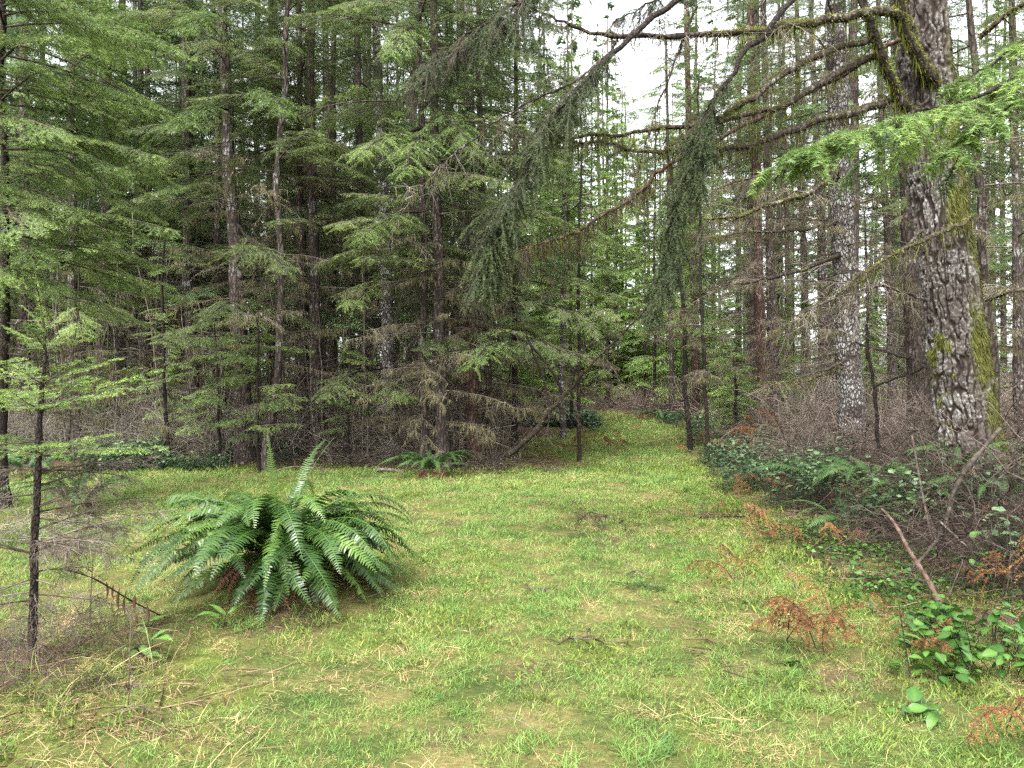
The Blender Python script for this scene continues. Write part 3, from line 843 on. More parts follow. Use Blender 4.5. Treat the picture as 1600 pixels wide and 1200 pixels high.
tree((1290, 600), (1283, 400), 25, 14, 'grey trunk between the twin pair and the cracked pale trunk', dead=[(2, 10, 20)], live=[(7, 14, 12)], group=GR, dmeshes=PINK)
tree((1260, 600), (1255, 400), 31, 12, 'far slim trunk left of the grey one behind the bare twigs', dead=[(2, 10, 16)], live=[(7, 16, 16)], group=GR)
tree((1392, 600), (1385, 380), 21, 13, 'slim trunk in the gap between the cracked pale trunk and the big mossy fir', dead=[(2, 9, 20)], live=[(6, 12, 10)], group=GR)

# ------------------------------------------------------------------ the deep wood: prototypes and their copies
def coarse(seed, mats, **k):
    kw = dict(L=2.2, nl=10, ns=5, nlen=.085, nwid=.015, spacing=.019, droop=.2, hang=.3, bare=.1, flat=.5)
    kw.update(k)
    return bough(seed, mats=mats, **kw)[0]

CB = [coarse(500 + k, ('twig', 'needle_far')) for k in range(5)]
def stick_builder(seed, L=1.8, n=10):
    r = np.random.default_rng(seed); mb = MB(); t = np.linspace(0, 1, 6)
    main = np.stack([L * t, .05 * L * np.cumsum(r.normal(0, .4, 6)) * t, -.12 * L * t ** 2], 1)[None]
    v, q = tubes(main, (.014 * (1 - .7 * t))[None], 3); mb.add(v, q, 0, .4)
    u = r.uniform(.15, 1, n); b, tg = on_poly(main, np.zeros(n, int), u)
    lat = sprout(b, tg * .6 + r.normal(0, .6, tg.shape), .5 * L * (1.1 - u), 4, .25, .08, r)
    v, q = tubes(lat, np.linspace(.007, .003, 4)[None].repeat(n, 0), 3); mb.add(v, q, 0, .6)
    return mb
CY = [coarse(510 + k, ('twig', 'needle_far'), nl=11, ns=6, spacing=.014, nwid=.018, droop=.26) for k in range(3)]
CS = [stick_builder(520 + k) for k in range(4)]

def far_tree(seed, H, live0, nlive, ndead, rad, bark, top_len=.5, low_len=1.4, cb=None, needle='needle_far'):
    cb = cb or CB
    r = np.random.default_rng(seed)
    pts = np.stack([np.cumsum(r.normal(0, .02, 16)), np.cumsum(r.normal(0, .02, 16)), np.linspace(-.3, H, 16)], 1)
    tm, loc, rr = trunk_mesh(pts, np.zeros(3), rad, rad * .25, M[bark], 8, .3, seed)
    cr = MB()
    for k in range(nlive):
        f = (k + r.random()) / nlive
        z = live0 + (H - live0) * f
        s = (low_len * (1 - f) + top_len * f) * r.uniform(.7, 1.2)
        cr.merge(cb[r.integers(0, len(cb))], mat4(at_height(loc, z), r.uniform(0, 2 * PI), r.uniform(-.25, .1), r.normal(0, .2), s), r.normal(0, .12))
    cm = cr.mesh('crown', [M['twig'], M[needle]])
    dm = None
    if ndead:
        db = MB()
        for k in range(ndead):
            z = .8 + (live0 + 2 - .8) * r.random()
            db.merge(CS[r.integers(0, len(CS))], mat4(at_height(loc, z), r.uniform(0, 2 * PI), r.uniform(-.3, .15), 0, r.uniform(.5, 1.1)))
        dm = db.mesh('dead_branches', M['dead_twig'])
    return tm, cm, dm

DENSE = [far_tree(540 + k, 22, 3.2 + .8 * k, 60, 44, .12 + .02 * k, 'bark' if k % 2 else 'bark_dark') for k in range(3)]
THIN = [far_tree(550 + k, 23, 5.5 + k, 46, 50, .12 + .02 * k, 'bark') for k in range(3)]
YOUNG = [far_tree(560 + k, 15, .8, 84, 0, .06, 'bark_dark', low_len=1.15, top_len=.3, cb=CY, needle='needle_fresh') for k in range(2)]

def place_wood(spec, protos, label, group=None, name='fir_tree', hgt=0):
    for (x, y, s) in spec:
        tm, cm, dm = protos[RNG.integers(0, len(protos))]
        lb, gp = label, group
        if hasattr(label, '__call__'):
            lb, gp = label(800 + x / y * F)
        root = thing(name, lb, 'tree', (x, y, float(gz(x, y))), gp, RNG.uniform(0, 2 * PI))
        root.scale = (s, s, min(s * 1.1, (9.0 + .62 * y) / hgt) if hgt else s)
        link('trunk', tm, root); link('crown', cm, root)
        if dm is not None: link('dead_branches', dm, root)

def jitter_rows(x0, x1, y0, y1, dx, dy, keep):
    out = []
    y = y0
    while y < y1:
        x = x0 - RNG.random() * dx
        while x < x1:
            px, py = x + RNG.normal(0, dx * .25), y + RNG.normal(0, dy * .25)
            if abs(px) < .78 * py + 2.5 and keep(px, py): out.append((px, py, RNG.uniform(.8, 1.2)))
            x += dx
        y += dy
    return out
off_path = lambda x, y: float(poly_sd(np.array([x]), np.array([y]), GRASS_POLY)[0]) < -.9
place_wood(jitter_rows(-34, 1.5, 18.5, 44, 2.7, 3.3, lambda x, y: off_path(x, y) and x < .2 - .03 * y), DENSE,
           lambda px: ('dark fir deep in the wood behind the left sapling and its neighbours', 'firs deep in the wood at far left') if px < 260 else
           (('dark fir deep in the wood behind the big fern and the lichen banded fir', 'firs deep in the wood behind the big fern') if px < 580 else
            ('dark fir deep in the wood behind the small sword fern and the leaning trunk', 'firs deep in the wood left of the path')), hgt=22)
place_wood(jitter_rows(7.0, 40, 20, 50, 4.3, 4.8, lambda x, y: x > 6.5 + .05 * y), THIN,
           lambda px: ('tall bare stemmed fir far back between the path and the pale cracked trunk', 'firs far back beside the path') if px < 1300 else
           (('tall bare stemmed fir far back between the pale cracked trunk and the big mossy fir', 'firs far back behind the pale trunk') if px < 1480 else
            ('tall bare stemmed fir far back to the right of the big mossy fir', 'firs far back right of the mossy fir')))
place_wood([(1.4, 37, 1.15), (4.3, 50, 1.2), (7.6, 43, 1.0), (8.4, 34, .8), (-0.6, 31, 1.0), (2.2, 46, 1.2), (6.2, 48, 1.1), (3.4, 54, 1.4), (6.6, 46, 1.25), (8.4, 36, 1.1), (3.0, 47, 1.5), (5.2, 50, 1.6), (7.6, 52, 1.5), (9.4, 48, 1.4), (4.2, 56, 1.7), (10.5, 41, 1.2), (1.0, 50, 1.5), (8.8, 58, 1.7), (12, 55, 1.6)], YOUNG,
           'light green bushy fir crowding the far end of the grass path', 'bushy firs around the end of the path')

place_wood([(6.6, 22, .34), (8.6, 24, .4), (10.2, 27, .45), (12.5, 26, .4), (14.5, 30, .5), (9.4, 31, .5), (12.0, 34, .6), (16.5, 34, .55), (18.5, 31, .5), (7.8, 27.5, .4), (15.2, 24, .35), (20, 38, .6), (13.5, 39, .7), (17.5, 41, .7), (22.5, 36, .6), (9.5, 20, .28)], YOUNG,
           'low bushy young fir filling a gap between the trunks of the right wood', 'low bushy firs in the right wood')
place_wood([(-9.5, 17.2, .26), (-7.6, 16.6, .22), (-5.9, 17.5, .24), (-3.9, 18.2, .26), (-11.5, 18.5, .34), (-2.0, 17.8, .22), (-13.5, 20, .4)], YOUNG,
           'short bushy young fir under the trees behind the clearing', 'short bushy firs under the left trees')
def dead_poles():
    r = np.random.default_rng(70); n = 300
    y = 14.8 + 12 * r.random(n) ** 1.2; x = r.uniform(-.75, -.01, n) * y
    b = np.stack([x, y, gz(x, y) - .1], 1)
    pt = sprout(b, np.stack([r.normal(0, .14, n), r.normal(0, .14, n), np.ones(n)], 1), r.uniform(1.2, 6.0, n), 8, 0, .02, r)
    R = r.uniform(.008, .028, n)[:, None] * np.linspace(1, .45, 8)[None]
    v, q = tubes(pt, R, 5); mb = MB().add(v, q, 0, np.repeat(r.uniform(.0, .7, n), 40))
    m = n * 7; idx = r.integers(0, n, m); sb, st = on_poly(pt, idx, r.uniform(.12, 1, m))
    d = np.stack([r.normal(0, 1, m), r.normal(0, 1, m), r.normal(.1, .3, m)], 1)
    p2 = sprout(sb, d, r.uniform(.2, .9, m), 5, .2, .07, r)
    v, q = tubes(p2, .0045 * np.linspace(1, .4, 5)[None].repeat(m, 0), 3); mb.add(v, q, 0, np.repeat(r.uniform(.2, 1, m), 15))
    tag(link('undergrowth', mb.mesh('undergrowth', M['dead_twig'])), 'crowd of thin dead saplings standing between the left hand firs', 'undergrowth', kind='stuff')
dead_poles()
def far_wood():
    mb = MB(); tb = MB()
    for k in range(240):
        a = RNG.uniform(-.80, .80); d = RNG.uniform(52, 100)
        if (.22 < a < .62 and RNG.random() < .25) or (.10 < a < .22 and RNG.random() < .3): continue
        x, y = a * d, d
        z0 = float(gz(x, y)); H = RNG.uniform(20, 36)
        n = 40
        for i in range(n):
            f = (i + RNG.random()) / n
            s = (2.3 * (1 - f) + .4) * RNG.uniform(.8, 1.3)
            # a small drooping bough: three fans of narrow leaf-like faces
            m = 26
            u = RNG.random(m)
            b = np.stack([u * s, RNG.normal(0, .25, m) * s * (1.1 - u), -.25 * s * u ** 2 + RNG.normal(0, .08, m)], 1)
            e = np.stack([RNG.uniform(.2, .5, m), RNG.normal(0, .3, m), RNG.normal(-.12, .08, m)], 1)
            w = np.stack([RNG.normal(0, .05, m), RNG.uniform(.06, .14, m), RNG.normal(0, .04, m)], 1)
            V = np.stack([b - w, b + w, b + e], 1).reshape(-1, 3)
            Mx = mat4((x, y, z0 + .4 + (H - .4) * f), RNG.uniform(0, 2 * PI), RNG.uniform(-.3, .1))
            mb.add(V @ Mx[:3, :3].T + Mx[:3, 3], np.arange(3 * m).reshape(-1, 3), 0, RNG.uniform(.1, .8))
        t = np.array([[x, y, z0 - .3], [x + RNG.normal(0, .2), y, z0 + H * .5], [x + RNG.normal(0, .2), y, z0 + H]])[None]
        v, q = tubes(t, np.array([[.22, .16, .03]]), 5); mb.add(v, q, 1)
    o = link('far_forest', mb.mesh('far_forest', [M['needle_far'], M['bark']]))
    tag(o, 'far forest reading as one green mass behind the nearer trees', 'forest', kind='stuff')
far_wood()

# ------------------------------------------------------------------ tangled bare undergrowth (stuff)
def thicket(name, label, n, region, hmax, mat, seed, rad=.004):
    r = np.random.default_rng(seed)
    x, y = region(n, r)
    b = np.stack([x, y, gz(x, y) + r.uniform(0, .4, n)], 1)
    d = np.stack([r.normal(0, .55, n), r.normal(0, .55, n), r.uniform(.1, 1.1, n)], 1)
    pt = sprout(b, d, r.uniform(.5, 1.0, n) * hmax, 5, r.uniform(0, .5, n), .09, r)
    R = rad * r.uniform(.5, 1.6, n)[:, None] * np.linspace(1, .4, 5)[None]
    v, q = tubes(pt, R, 3)
    mb = MB().add(v, q, 0, np.repeat(r.uniform(0, 1, n), 15))
    m = n * 2
    idx = r.integers(0, n, m); sb, st = on_poly(pt, idx, r.uniform(.2, 1, m))
    pt2 = sprout(sb, st * .5 + r.normal(0, .6, st.shape), r.uniform(.15, .5, m) * hmax * .6, 4, .25, .08, r)
    v, q = tubes(pt2, rad * .55 * np.linspace(1, .4, 4)[None].repeat(m, 0), 3)
    mb.add(v, q, 0, np.repeat(r.uniform(0, 1, m), 12))
    o = link(name, mb.mesh(name, M[mat]))
    tag(o, label, 'undergrowth', kind='stuff')

def reg_left(n, r):
    y = 14.6 + 9 * r.random(n) ** 1.3; x = r.uniform(-.75, .0, n) * y - .1
    return x, y
def reg_right(n, r):
    y = 12 + 22 * r.random(n); x = r.uniform(.30, .78, n) * y + 1.2
    return x, y
def reg_end(n, r):
    y = r.uniform(30, 44, n); x = r.uniform(-2, 10, n)
    k = (x > 3.2) & (x < 5.2) & (y < 40); x = np.where(k, x + 3.2, x)
    return x, y
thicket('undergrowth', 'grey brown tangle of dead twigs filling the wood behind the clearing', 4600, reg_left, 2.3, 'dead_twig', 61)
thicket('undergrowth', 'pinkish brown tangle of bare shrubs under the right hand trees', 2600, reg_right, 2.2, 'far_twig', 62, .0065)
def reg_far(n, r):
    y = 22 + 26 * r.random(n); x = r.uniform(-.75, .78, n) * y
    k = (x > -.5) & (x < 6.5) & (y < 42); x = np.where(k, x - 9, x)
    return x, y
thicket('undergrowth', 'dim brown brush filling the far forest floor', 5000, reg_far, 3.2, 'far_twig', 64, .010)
thicket('undergrowth', 'reddish bare brush closing the far end of the path', 1500, reg_end, 2.2, 'far_twig', 63, .008)

# ------------------------------------------------------------------ limbs given by their own path
def path(ctrl, base=None, n=40, wig=.02):
    """ctrl rows (px, py, depth, radius) -> points, radii (local to base)"""
    a = np.array([[*P(c[0], c[1], c[2]), c[3]] for c in ctrl])
    s = catmull(a, n)
    pts = s[:, :3] - (np.zeros(3) if base is None else base)
    r = np.random.default_rng(int(abs(a[0, 0] * 1e4 + a[-1, 2] * 1e3)) % 99991)
    ln = np.linalg.norm(np.diff(pts, axis=0), axis=1).sum()
    w = np.cumsum(r.normal(0, 1, (n, 3)), axis=0); w -= w[0]; w -= np.linspace(0, 1, n)[:, None] * w[-1]
    pts = pts + w * (wig * ln / n ** .5)
    return pts, np.maximum(s[:, 3], .0015)

def limb_mesh(pts, rad, mat, name='limb', sides=8, seed=0):
    r = np.random.default_rng(seed)
    rr = rad * (1 + r.normal(0, .10, len(rad)))
    v, q = tubes(pts[None], rr[None], sides)
    return MB().add(v, q).mesh(name, M[mat])

def moss_mesh(pts, rad, n, seed, strands=0, hair=.028, strand=.14, name='moss', up=.45):
    """short fuzz round a limb, thicker on the upper side, and hanging strands below"""
    r = np.random.default_rng(seed); N = len(pts)
    f = r.random(n) * (N - 1.001); i = f.astype(int); t = (f - i)[:, None]
    # clumpy: thin out by a noise along the limb
    k = r.random(n) < .35 + .9 * vnoise(f * .5, np.full(n, seed * 3.1), 1.0, 3)
    i, t = i[k], t[k]; n = len(i)
    c = pts[i] * (1 - t) + pts[i + 1] * t; R = rad[i] * (1 - t[:, 0]) + rad[i + 1] * t[:, 0]
    tg = unit(pts[i + 1] - pts[i])
    d = r.normal(0, 1, (n, 3)); d[:, 2] += up; d = unit(d - tg * (d * tg).sum(1, keepdims=True))
    b = c + d * (R * .85)[:, None]
    L = hair * r.uniform(.4, 1.3, n)
    e = d * L[:, None] + r.normal(0, .35, (n, 3)) * L[:, None] + np.array([0, 0, -.3]) * L[:, None]
    w = unit(np.cross(d, r.normal(0, 1, (n, 3)))) * (.0045 * r.uniform(.6, 1.4, n))[:, None]
    V = np.stack([b - w, b + w, b + e], 1).reshape(-1, 3)
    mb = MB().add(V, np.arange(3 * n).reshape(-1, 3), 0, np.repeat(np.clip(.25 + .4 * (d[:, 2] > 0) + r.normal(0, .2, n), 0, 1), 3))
    if strands:
        i = r.integers(0, N - 1, strands); c = pts[i] - np.array([0, 0, 1.]) * rad[i][:, None] * .8
        pt = sprout(c, np.array([0, 0, -1.]) + r.normal(0, .12, c.shape), strand * r.uniform(.3, 1.4, strands) ** 1.5, 5, 0, .05, r)
        v, q = tubes(pt, np.array([.005, .006, .005, .004, .001])[None] * r.uniform(.5, 1.4, strands)[:, None], 3)
        mb.add(v, q, 0, np.repeat(r.uniform(0, .7, strands), 15))
    return mb.mesh(name, M['moss'])

def spray_on(main, seed, u0=.4, nl=24, ns=7, ll=.4, down=.8, hang=.5, nlen=.026, nwid=.0038, spacing=.0042, mats=('twig', 'needle_dark'),
             name='foliage', ang=55, tw=.005, fwd=.6, taper=.7, flat=.6, bare=0.0):
    """lateral twigs with needles on any main path; down > 0 hangs them as a curtain"""
    r = np.random.default_rng(seed); main = main[None]
    n2 = nl * 2; u = u0 + (1 - u0) * np.sort(r.random(n2)) * .99
    sg = np.where(np.arange(n2) % 2 == 0, 1., -1.)
    b, tg = on_poly(main, np.zeros(n2, int), u)
    side = unit(np.cross(np.array([0, 0, 1.]), tg) + 1e-5)
    a = np.radians(ang + r.normal(0, 12, n2))
    d = tg * np.cos(a)[:, None] + side * (sg * np.sin(a))[:, None] + r.normal(0, .18, (n2, 3)); d[:, 2] -= down * r.uniform(.5, 1.4, n2)
    s = (u - u0) / (1 - u0)
    l1 = ll * np.minimum(1, s / .2 + .5) * (1.08 - s) ** taper * r.uniform(.3, 1.3, n2)
    lat = sprout(b, d, l1, 7, hang, .04, r)
    mb = MB()
    v, q = tubes(lat, tw * (1 - .8 * np.linspace(0, 1, 7))[None].repeat(n2, 0), 3); mb.add(v, q, 0, .5)
    m = ns * 2; idx = np.repeat(np.arange(n2), m); uu = np.clip(np.tile(np.linspace(.12, .96, m), n2) + r.normal(0, .03, n2 * m), .05, .99)
    sb, st = on_poly(lat, idx, uu)
    s2 = unit(np.cross(np.array([.3, .2, 1.]), st) + 1e-5)
    sgn = np.where(np.tile(np.arange(m), n2) % 2 == 0, 1., -1.)
    aa = np.radians(45 + r.normal(0, 12, n2 * m))
    sd = st * np.cos(aa)[:, None] + s2 * (sgn * np.sin(aa))[:, None] + r.normal(0, .15, st.shape); sd[:, 2] -= down * .6
    sl = (l1[idx] * .42 * (1.1 - uu) + .03) * r.uniform(.5, 1.2, n2 * m)
    sub = sprout(sb, sd, sl, 4, hang, .04, r)
    v, q = tubes(sub, np.array([.0016, .0014, .0011, .0006])[None].repeat(len(sub), 0), 3); mb.add(v, q, 0, .6)
    if spacing:
        lt = r.uniform(.2, .6, n2)
        live = r.random(n2) >= bare
        ks = live[idx]
        nv, nf, nt = needles(sub[ks], spacing, nlen, nwid, flat, fwd, 0, lt[idx][ks], r); mb.add(nv, nf, 1, nt)
        nv, nf, nt = needles(lat[live], spacing, nlen, nwid, flat, fwd, .1, lt[live], r); mb.add(nv, nf, 1, nt)
    return mb.mesh(name, [M[x] for x in mats])

def dead_twigs_on(main, seed, u0=.1, n=40, ll=.4, down=.3, mats=('dead_twig', 'lichen'), lichen=80, name='dead_twigs', fine=1.0, slen=.12):
    r = np.random.default_rng(seed); main = main[None]
    u = r.uniform(u0, .99, n); b, tg = on_poly(main, np.zeros(n, int), u)
    d = tg * .5 + r.normal(0, .65, tg.shape); d[:, 2] -= down
    l1 = ll * r.uniform(.3, 1.3, n) * (1.15 - .6 * u)
    lat = sprout(b, d, l1, 6, .25, .07, r); mb = MB()
    v, q = tubes(lat, .0045 * fine * (1 - .7 * np.linspace(0, 1, 6))[None].repeat(n, 0), 3); mb.add(v, q, 0, .5)
    m = 6; idx = np.repeat(np.arange(n), m); sb, st = on_poly(lat, idx, r.uniform(.1, 1, n * m))
    sd = st * .6 + r.normal(0, .6, st.shape); sd[:, 2] -= down * .6
    sub = sprout(sb, sd, l1[idx] * r.uniform(.2, .7, n * m), 5, .25, .07, r)
    v, q = tubes(sub, np.array([.0024, .002, .0017, .0013, .0008])[None].repeat(len(sub), 0) * fine, 3); mb.add(v, q, 0, .65)
    if lichen:
        a = np.concatenate([on_poly(main, np.zeros(lichen, int), r.uniform(u0, 1, lichen))[0], on_poly(lat, r.integers(0, n, lichen), r.random(lichen))[0]])
        st = sprout(a, np.array([0, 0, -1.]) + r.normal(0, .15, a.shape), slen * r.uniform(.2, 1.2, len(a)), 3, 0, .06, r)
        v, q = tubes(st, np.array([.004, .0035, .001])[None].repeat(len(a), 0), 3); mb.add(v, q, 1, np.repeat(r.uniform(.1, .9, len(a)), 9))
    return mb.mesh(name, [M[x] for x in mats])

# ------------------------------------------------------------------ the big mossy fir
def big_fir():
    d = 8.5
    pts, g = trunk_path((1503, 640), (1443, 80), d, 7.6, seed=77, wob=.015)
    root = thing('fir_tree', 'huge mossy old fir with deeply furrowed white flecked bark at the right', 'tree', g)
    nz, na = 620, 300
    loc = catmull(pts - g, nz); h = loc[:, 2]
    R = np.interp(h, [-.3, 0, .35, .9, 1.7, 3.5, 6, 7.6], [.55, .44, .36, .322, .305, .288, .27, .255])
    th = np.arange(na) / na * 2 * PI
    r = np.random.default_rng(5)
    W = 2 * PI * .34; H = h[-1] - h[0]
    TH, HH = np.meshgrid(th, np.arange(nz))
    X = TH / (2 * PI) * W; Z = (HH / (nz - 1)) * H
    cx, cs = np.cos(TH) * .34, np.sin(TH) * .34
    wx = X + .05 * (vnoise(X, Z, .16, 31) - .5) + .022 * (vnoise(X, Z, .05, 34) - .5)
    def ridged(sx_, sz_, sd_): return np.abs(vnoise(wx / sx_, Z / sz_, 1.0, sd_) - .5) * 2
    # long wavy vertical furrows with shorter cross cracks between them
    f1 = smooth(.03, .42, ridged(.036, .20, 31)); f2 = smooth(.02, .34, ridged(.021, .10, 45)); f3 = smooth(.0, .26, ridged(.055, .034, 46))
    e = f1 * (.45 + .55 * f2) * (.62 + .38 * f3)
    e = np.clip(e * (.75 + .5 * vnoise(X, Z, .02, 47)), 0, 1)
    ribs = .5 + .5 * np.sin(TH * 9 + 2.5 * vnoise(X, Z, .5, 35))
    plate = np.minimum(1, e / .9)
    disp = .030 * plate + .012 * ribs + .010 * vnoise(X, Z, .06, 36) + .05 * (vnoise(X, Z, .8, 37) - .5)
    disp += .06 * np.exp(-np.clip(h, 0, None) / .5)[:, None] * np.sin(TH * 5 + 1)
    T = unit(np.gradient(loc, axis=0)); A = unit(np.cross(T, np.array([0, 1., 0]))); B = np.cross(T, A)
    rad = R[:, None] - .035 + disp
    V = loc[:, None] + rad[..., None] * (np.cos(th)[None, :, None] * A[:, None] + np.sin(th)[None, :, None] * B[:, None])
    i = np.arange(nz - 1)[:, None]; j = np.arange(na)[None]; k = (j + 1) % na
    q = np.stack([i * na + j, i * na + k, (i + 1) * na + k, (i + 1) * na + j], -1).reshape(-1, 4)
    out = unit(V - loc[:, None])
    mo = smooth(.50, .68, vnoise(X, Z * .6, .45, 38) * .7 + vnoise(X, Z, .1, 39) * .3 + .26 * out[..., 0] - .02)
    mo = np.maximum(mo, smooth(.45, .95, out[..., 0] * .5 + .55 * vnoise(X, Z, .3, 40)) * .85)
    for zc, hz, ax, ay, amp in ((3.35, .28, .5, -.86, 1.3), (1.75, .42, .75, -.66, 1.5), (1.0, .35, .9, -.44, 1.4), (4.6, .5, .95, -.3, 1.0), (2.5, .5, 1.0, 0.0, 1.1)):
        mo = np.maximum(mo, np.clip(amp * np.exp(-((h[:, None] - zc) / hz) ** 2) * smooth(.45, .95, out[..., 0] * ax + out[..., 1] * ay) * (.4 + 1.0 * vnoise(X, Z, .12, 48)), 0, 1))
    me = MB().add(V.reshape(-1, 3), q).mesh('trunk', M['big_bark'])
    for nm, a in (('edge', plate), ('mossy', mo)):
        at = me.attributes.new(nm, 'FLOAT', 'POINT'); at.data.foreach_set('value', a.astype(np.float32).ravel())
    trunk = link('trunk', me, root)
    # moss fuzz where the bark is mossy
    w = (mo.ravel() > .5) * (out[..., 1].ravel() < .35); idx = r.choice(len(w), 26000, p=w / w.sum())
    b = V.reshape(-1, 3)[idx]; o = out.reshape(-1, 3)[idx]; n = len(idx)
    L = r.uniform(.02, .075, n)
    ev = o * (.35 * L)[:, None] + np.array([0, 0, -1.]) * L[:, None] + r.normal(0, .25, (n, 3)) * L[:, None]
    sw = unit(np.cross(o, np.array([0, 0, 1.])) + r.normal(0, .3, (n, 3))) * (.0035 * r.uniform(.6, 1.5, n))[:, None]
    VV = np.stack([b - sw, b + sw, b + ev], 1).reshape(-1, 3)
    mm = MB().add(VV, np.arange(3 * n).reshape(-1, 3), 0, np.repeat(r.uniform(0, .85, n), 3)).mesh('moss', M['moss_dull'])
    link('moss', mm, root)

    def limb(ctrl, mat='bark_dark', moss=0, strands=0, spray=None, twigs=None, seed=0, label=None, hair=.028, mfrac=1.0):
        pts, rad = path(ctrl, g, 48)
        o = link('limb', limb_mesh(pts, rad, mat, seed=seed), root)
        if label: o['label'] = label
        if moss:
            e = max(6, int(48 * mfrac))
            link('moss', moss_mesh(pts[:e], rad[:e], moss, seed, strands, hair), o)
        if spray: link('foliage', spray_on(pts, seed + 1, **spray), o)
        if twigs: link('dead_twigs', dead_twigs_on(pts, seed + 2, **twigs), o)
        return o
    # the long level mossy limb across the top
    limb([(1440, 120, 8.3, .055), (1412, 40, 8.05, .052), (1340, 28, 7.8, .046), (1250, 44, 7.5, .04), (1180, 52, 7.3, .034), (1080, 58, 7.1, .028),
          (965, 62, 6.9, .021), (880, 32, 6.8, .013), (790, -5, 6.7, .006)], moss=5200, strands=170, seed=1, mfrac=.62,
         twigs=dict(u0=.35, n=70, ll=.5, down=.35, lichen=160))
    # two thick moss wrapped limbs beside the trunk
    limb([(1462, 132, 8.25, .075), (1438, 95, 8.1, .062), (1415, 55, 8.0, .055), (1404, 5, 7.9, .05), (1398, -80, 7.8, .04)], moss=3600, strands=90, seed=2, hair=.035, label='thick mossy limb curving up beside the trunk')
    limb([(1450, 190, 8.35, .05), (1405, 160, 8.2, .05), (1382, 120, 8.05, .05), (1368, 75, 7.95, .048), (1352, 20, 7.9, .045), (1340, -70, 7.8, .035)], moss=3600, strands=90, seed=3, hair=.035)
    limb([(1368, 60, 7.95, .035), (1300, 84, 7.8, .032), (1240, 110, 7.6, .03), (1170, 155, 7.4, .026), (1130, 182, 7.3, .02), (1085, 208, 7.2, .012), (1030, 240, 7.1, .006)], moss=2800, strands=70, seed=4, twigs=dict(u0=.3, n=26, ll=.4, lichen=40))
    limb([(1380, 85, 8.05, .036), (1320, 107, 7.9, .033), (1220, 158, 7.6, .028), (1130, 186, 7.3, .024), (1000, 207, 7.0, .019), (900, 217, 6.8, .014), (840, 223, 6.7, .010), (740, 190, 6.6, .004)], moss=2200, strands=120, seed=5, mfrac=.85, twigs=dict(u0=.3, n=46, ll=.4, lichen=120))
    limb([(1408, 150, 8.2, .042), (1350, 165, 8.05, .040), (1280, 178, 7.85, .036), (1200, 203, 7.6, .030), (1130, 215, 7.4, .024), (1000, 222, 7.1, .016), (900, 220, 6.9, .010), (790, 224, 6.8, .004)], moss=3600, strands=120, seed=6, mfrac=.9, twigs=dict(u0=.35, n=40, ll=.35, lichen=120))
    # drooping boughs with curtains of dark needles
    limb([(1452, -330, 8.3, .06), (1360, -140, 7.8, .05), (1270, 0, 7.4, .032), (1180, 110, 7.1, .027), (1130, 200, 6.9, .022), (1100, 280, 6.8, .017), (1065, 370, 6.7, .012), (1042, 430, 6.65, .008), (1022, 490, 6.6, .003)],
         seed=7, mat='bark_thin', spray=dict(u0=.38, nl=76, ns=9, ll=.48, down=.2, hang=.4, ang=24, taper=.4, tw=.006), label='right one of two drooping needle hung boughs')
    limb([(1452, -420, 8.3, .06), (1250, -170, 7.6, .045), (1100, -20, 7.1, .030), (990, 75, 6.8, .026), (920, 150, 6.6, .022), (850, 225, 6.4, .017), (800, 310, 6.3, .012), (772, 380, 6.25, .008), (760, 450, 6.2, .003)],
         seed=8, mat='bark_thin', spray=dict(u0=.40, nl=84, ns=9, ll=.54, down=.2, hang=.42, ang=30, taper=.4, tw=.006), label='left one of two drooping needle hung boughs')
    limb([(1452, -520, 8.3, .05), (1150, -260, 7.4, .04), (930, -70, 6.8, .028), (840, 5, 6.5, .018), (760, 55, 6.3, .012), (690, 95, 6.2, .008), (645, 128, 6.1, .003)],
         seed=9, mat='bark_thin', spray=dict(u0=.40, nl=40, ns=9, ll=.56, down=.5, hang=.5, ang=42, bare=.15, taper=.4, tw=.006))
    limb([(1452, -420, 8.3, .05), (1330, -200, 7.9, .035), (1180, -90, 7.6, .02), (1050, -20, 7.4, .012), (960, 30, 7.3, .004)], seed=12, mat='bark_thin', spray=dict(u0=.2, nl=30, ns=8, ll=.75, down=.4, hang=.5, ang=50, bare=.35))
    # a dead brown bough fringed with lichen
    limb([(1420, 60, 8.4, .03), (1250, 140, 8.0, .025), (1060, 235, 7.6, .022), (965, 310, 7.5, .018), (870, 370, 7.4, .012), (795, 405, 7.3, .004)], 'bark_red', moss=900, strands=160, seed=10, hair=.02,
         twigs=dict(u0=.35, n=60, ll=.45, down=.5, lichen=260, slen=.16, mats=('pink_twig', 'lichen')), label='dead brown bough fringed with hanging lichen')
    limb([(965, 62, 6.9, .012), (900, 120, 6.85, .011), (800, 172, 6.8, .009), (720, 232, 6.7, .006), (640, 315, 6.6, .003)], seed=11, twigs=dict(u0=.05, n=34, ll=.45, lichen=50))
    limb([(1090, 10, 7.1, .010), (1060, 90, 7.05, .009), (1030, 170, 7.0, .007), (1000, 260, 6.95, .005), (985, 330, 6.9, .003)], seed=13, twigs=dict(u0=.05, n=24, ll=.35, lichen=20))
    limb([(1520, 338, 8.2, .022), (1480, 362, 7.9, .02), (1400, 400, 7.6, .014), (1325, 445, 7.4, .005)], moss=900, strands=40, seed=14, twigs=dict(u0=.1, n=40, ll=.55, lichen=50))
    limb([(1530, 60, 8.4, .03), (1570, 25, 8.2, .026), (1620, -5, 8.0, .02)], moss=700, strands=10, seed=15)
    limb([(1440, 360, 8.4, .02), (1370, 420, 8.2, .016), (1290, 470, 8.0, .011), (1210, 520, 7.8, .004)], moss=500, strands=60, seed=16, twigs=dict(u0=.1, n=44, ll=.5, lichen=60))
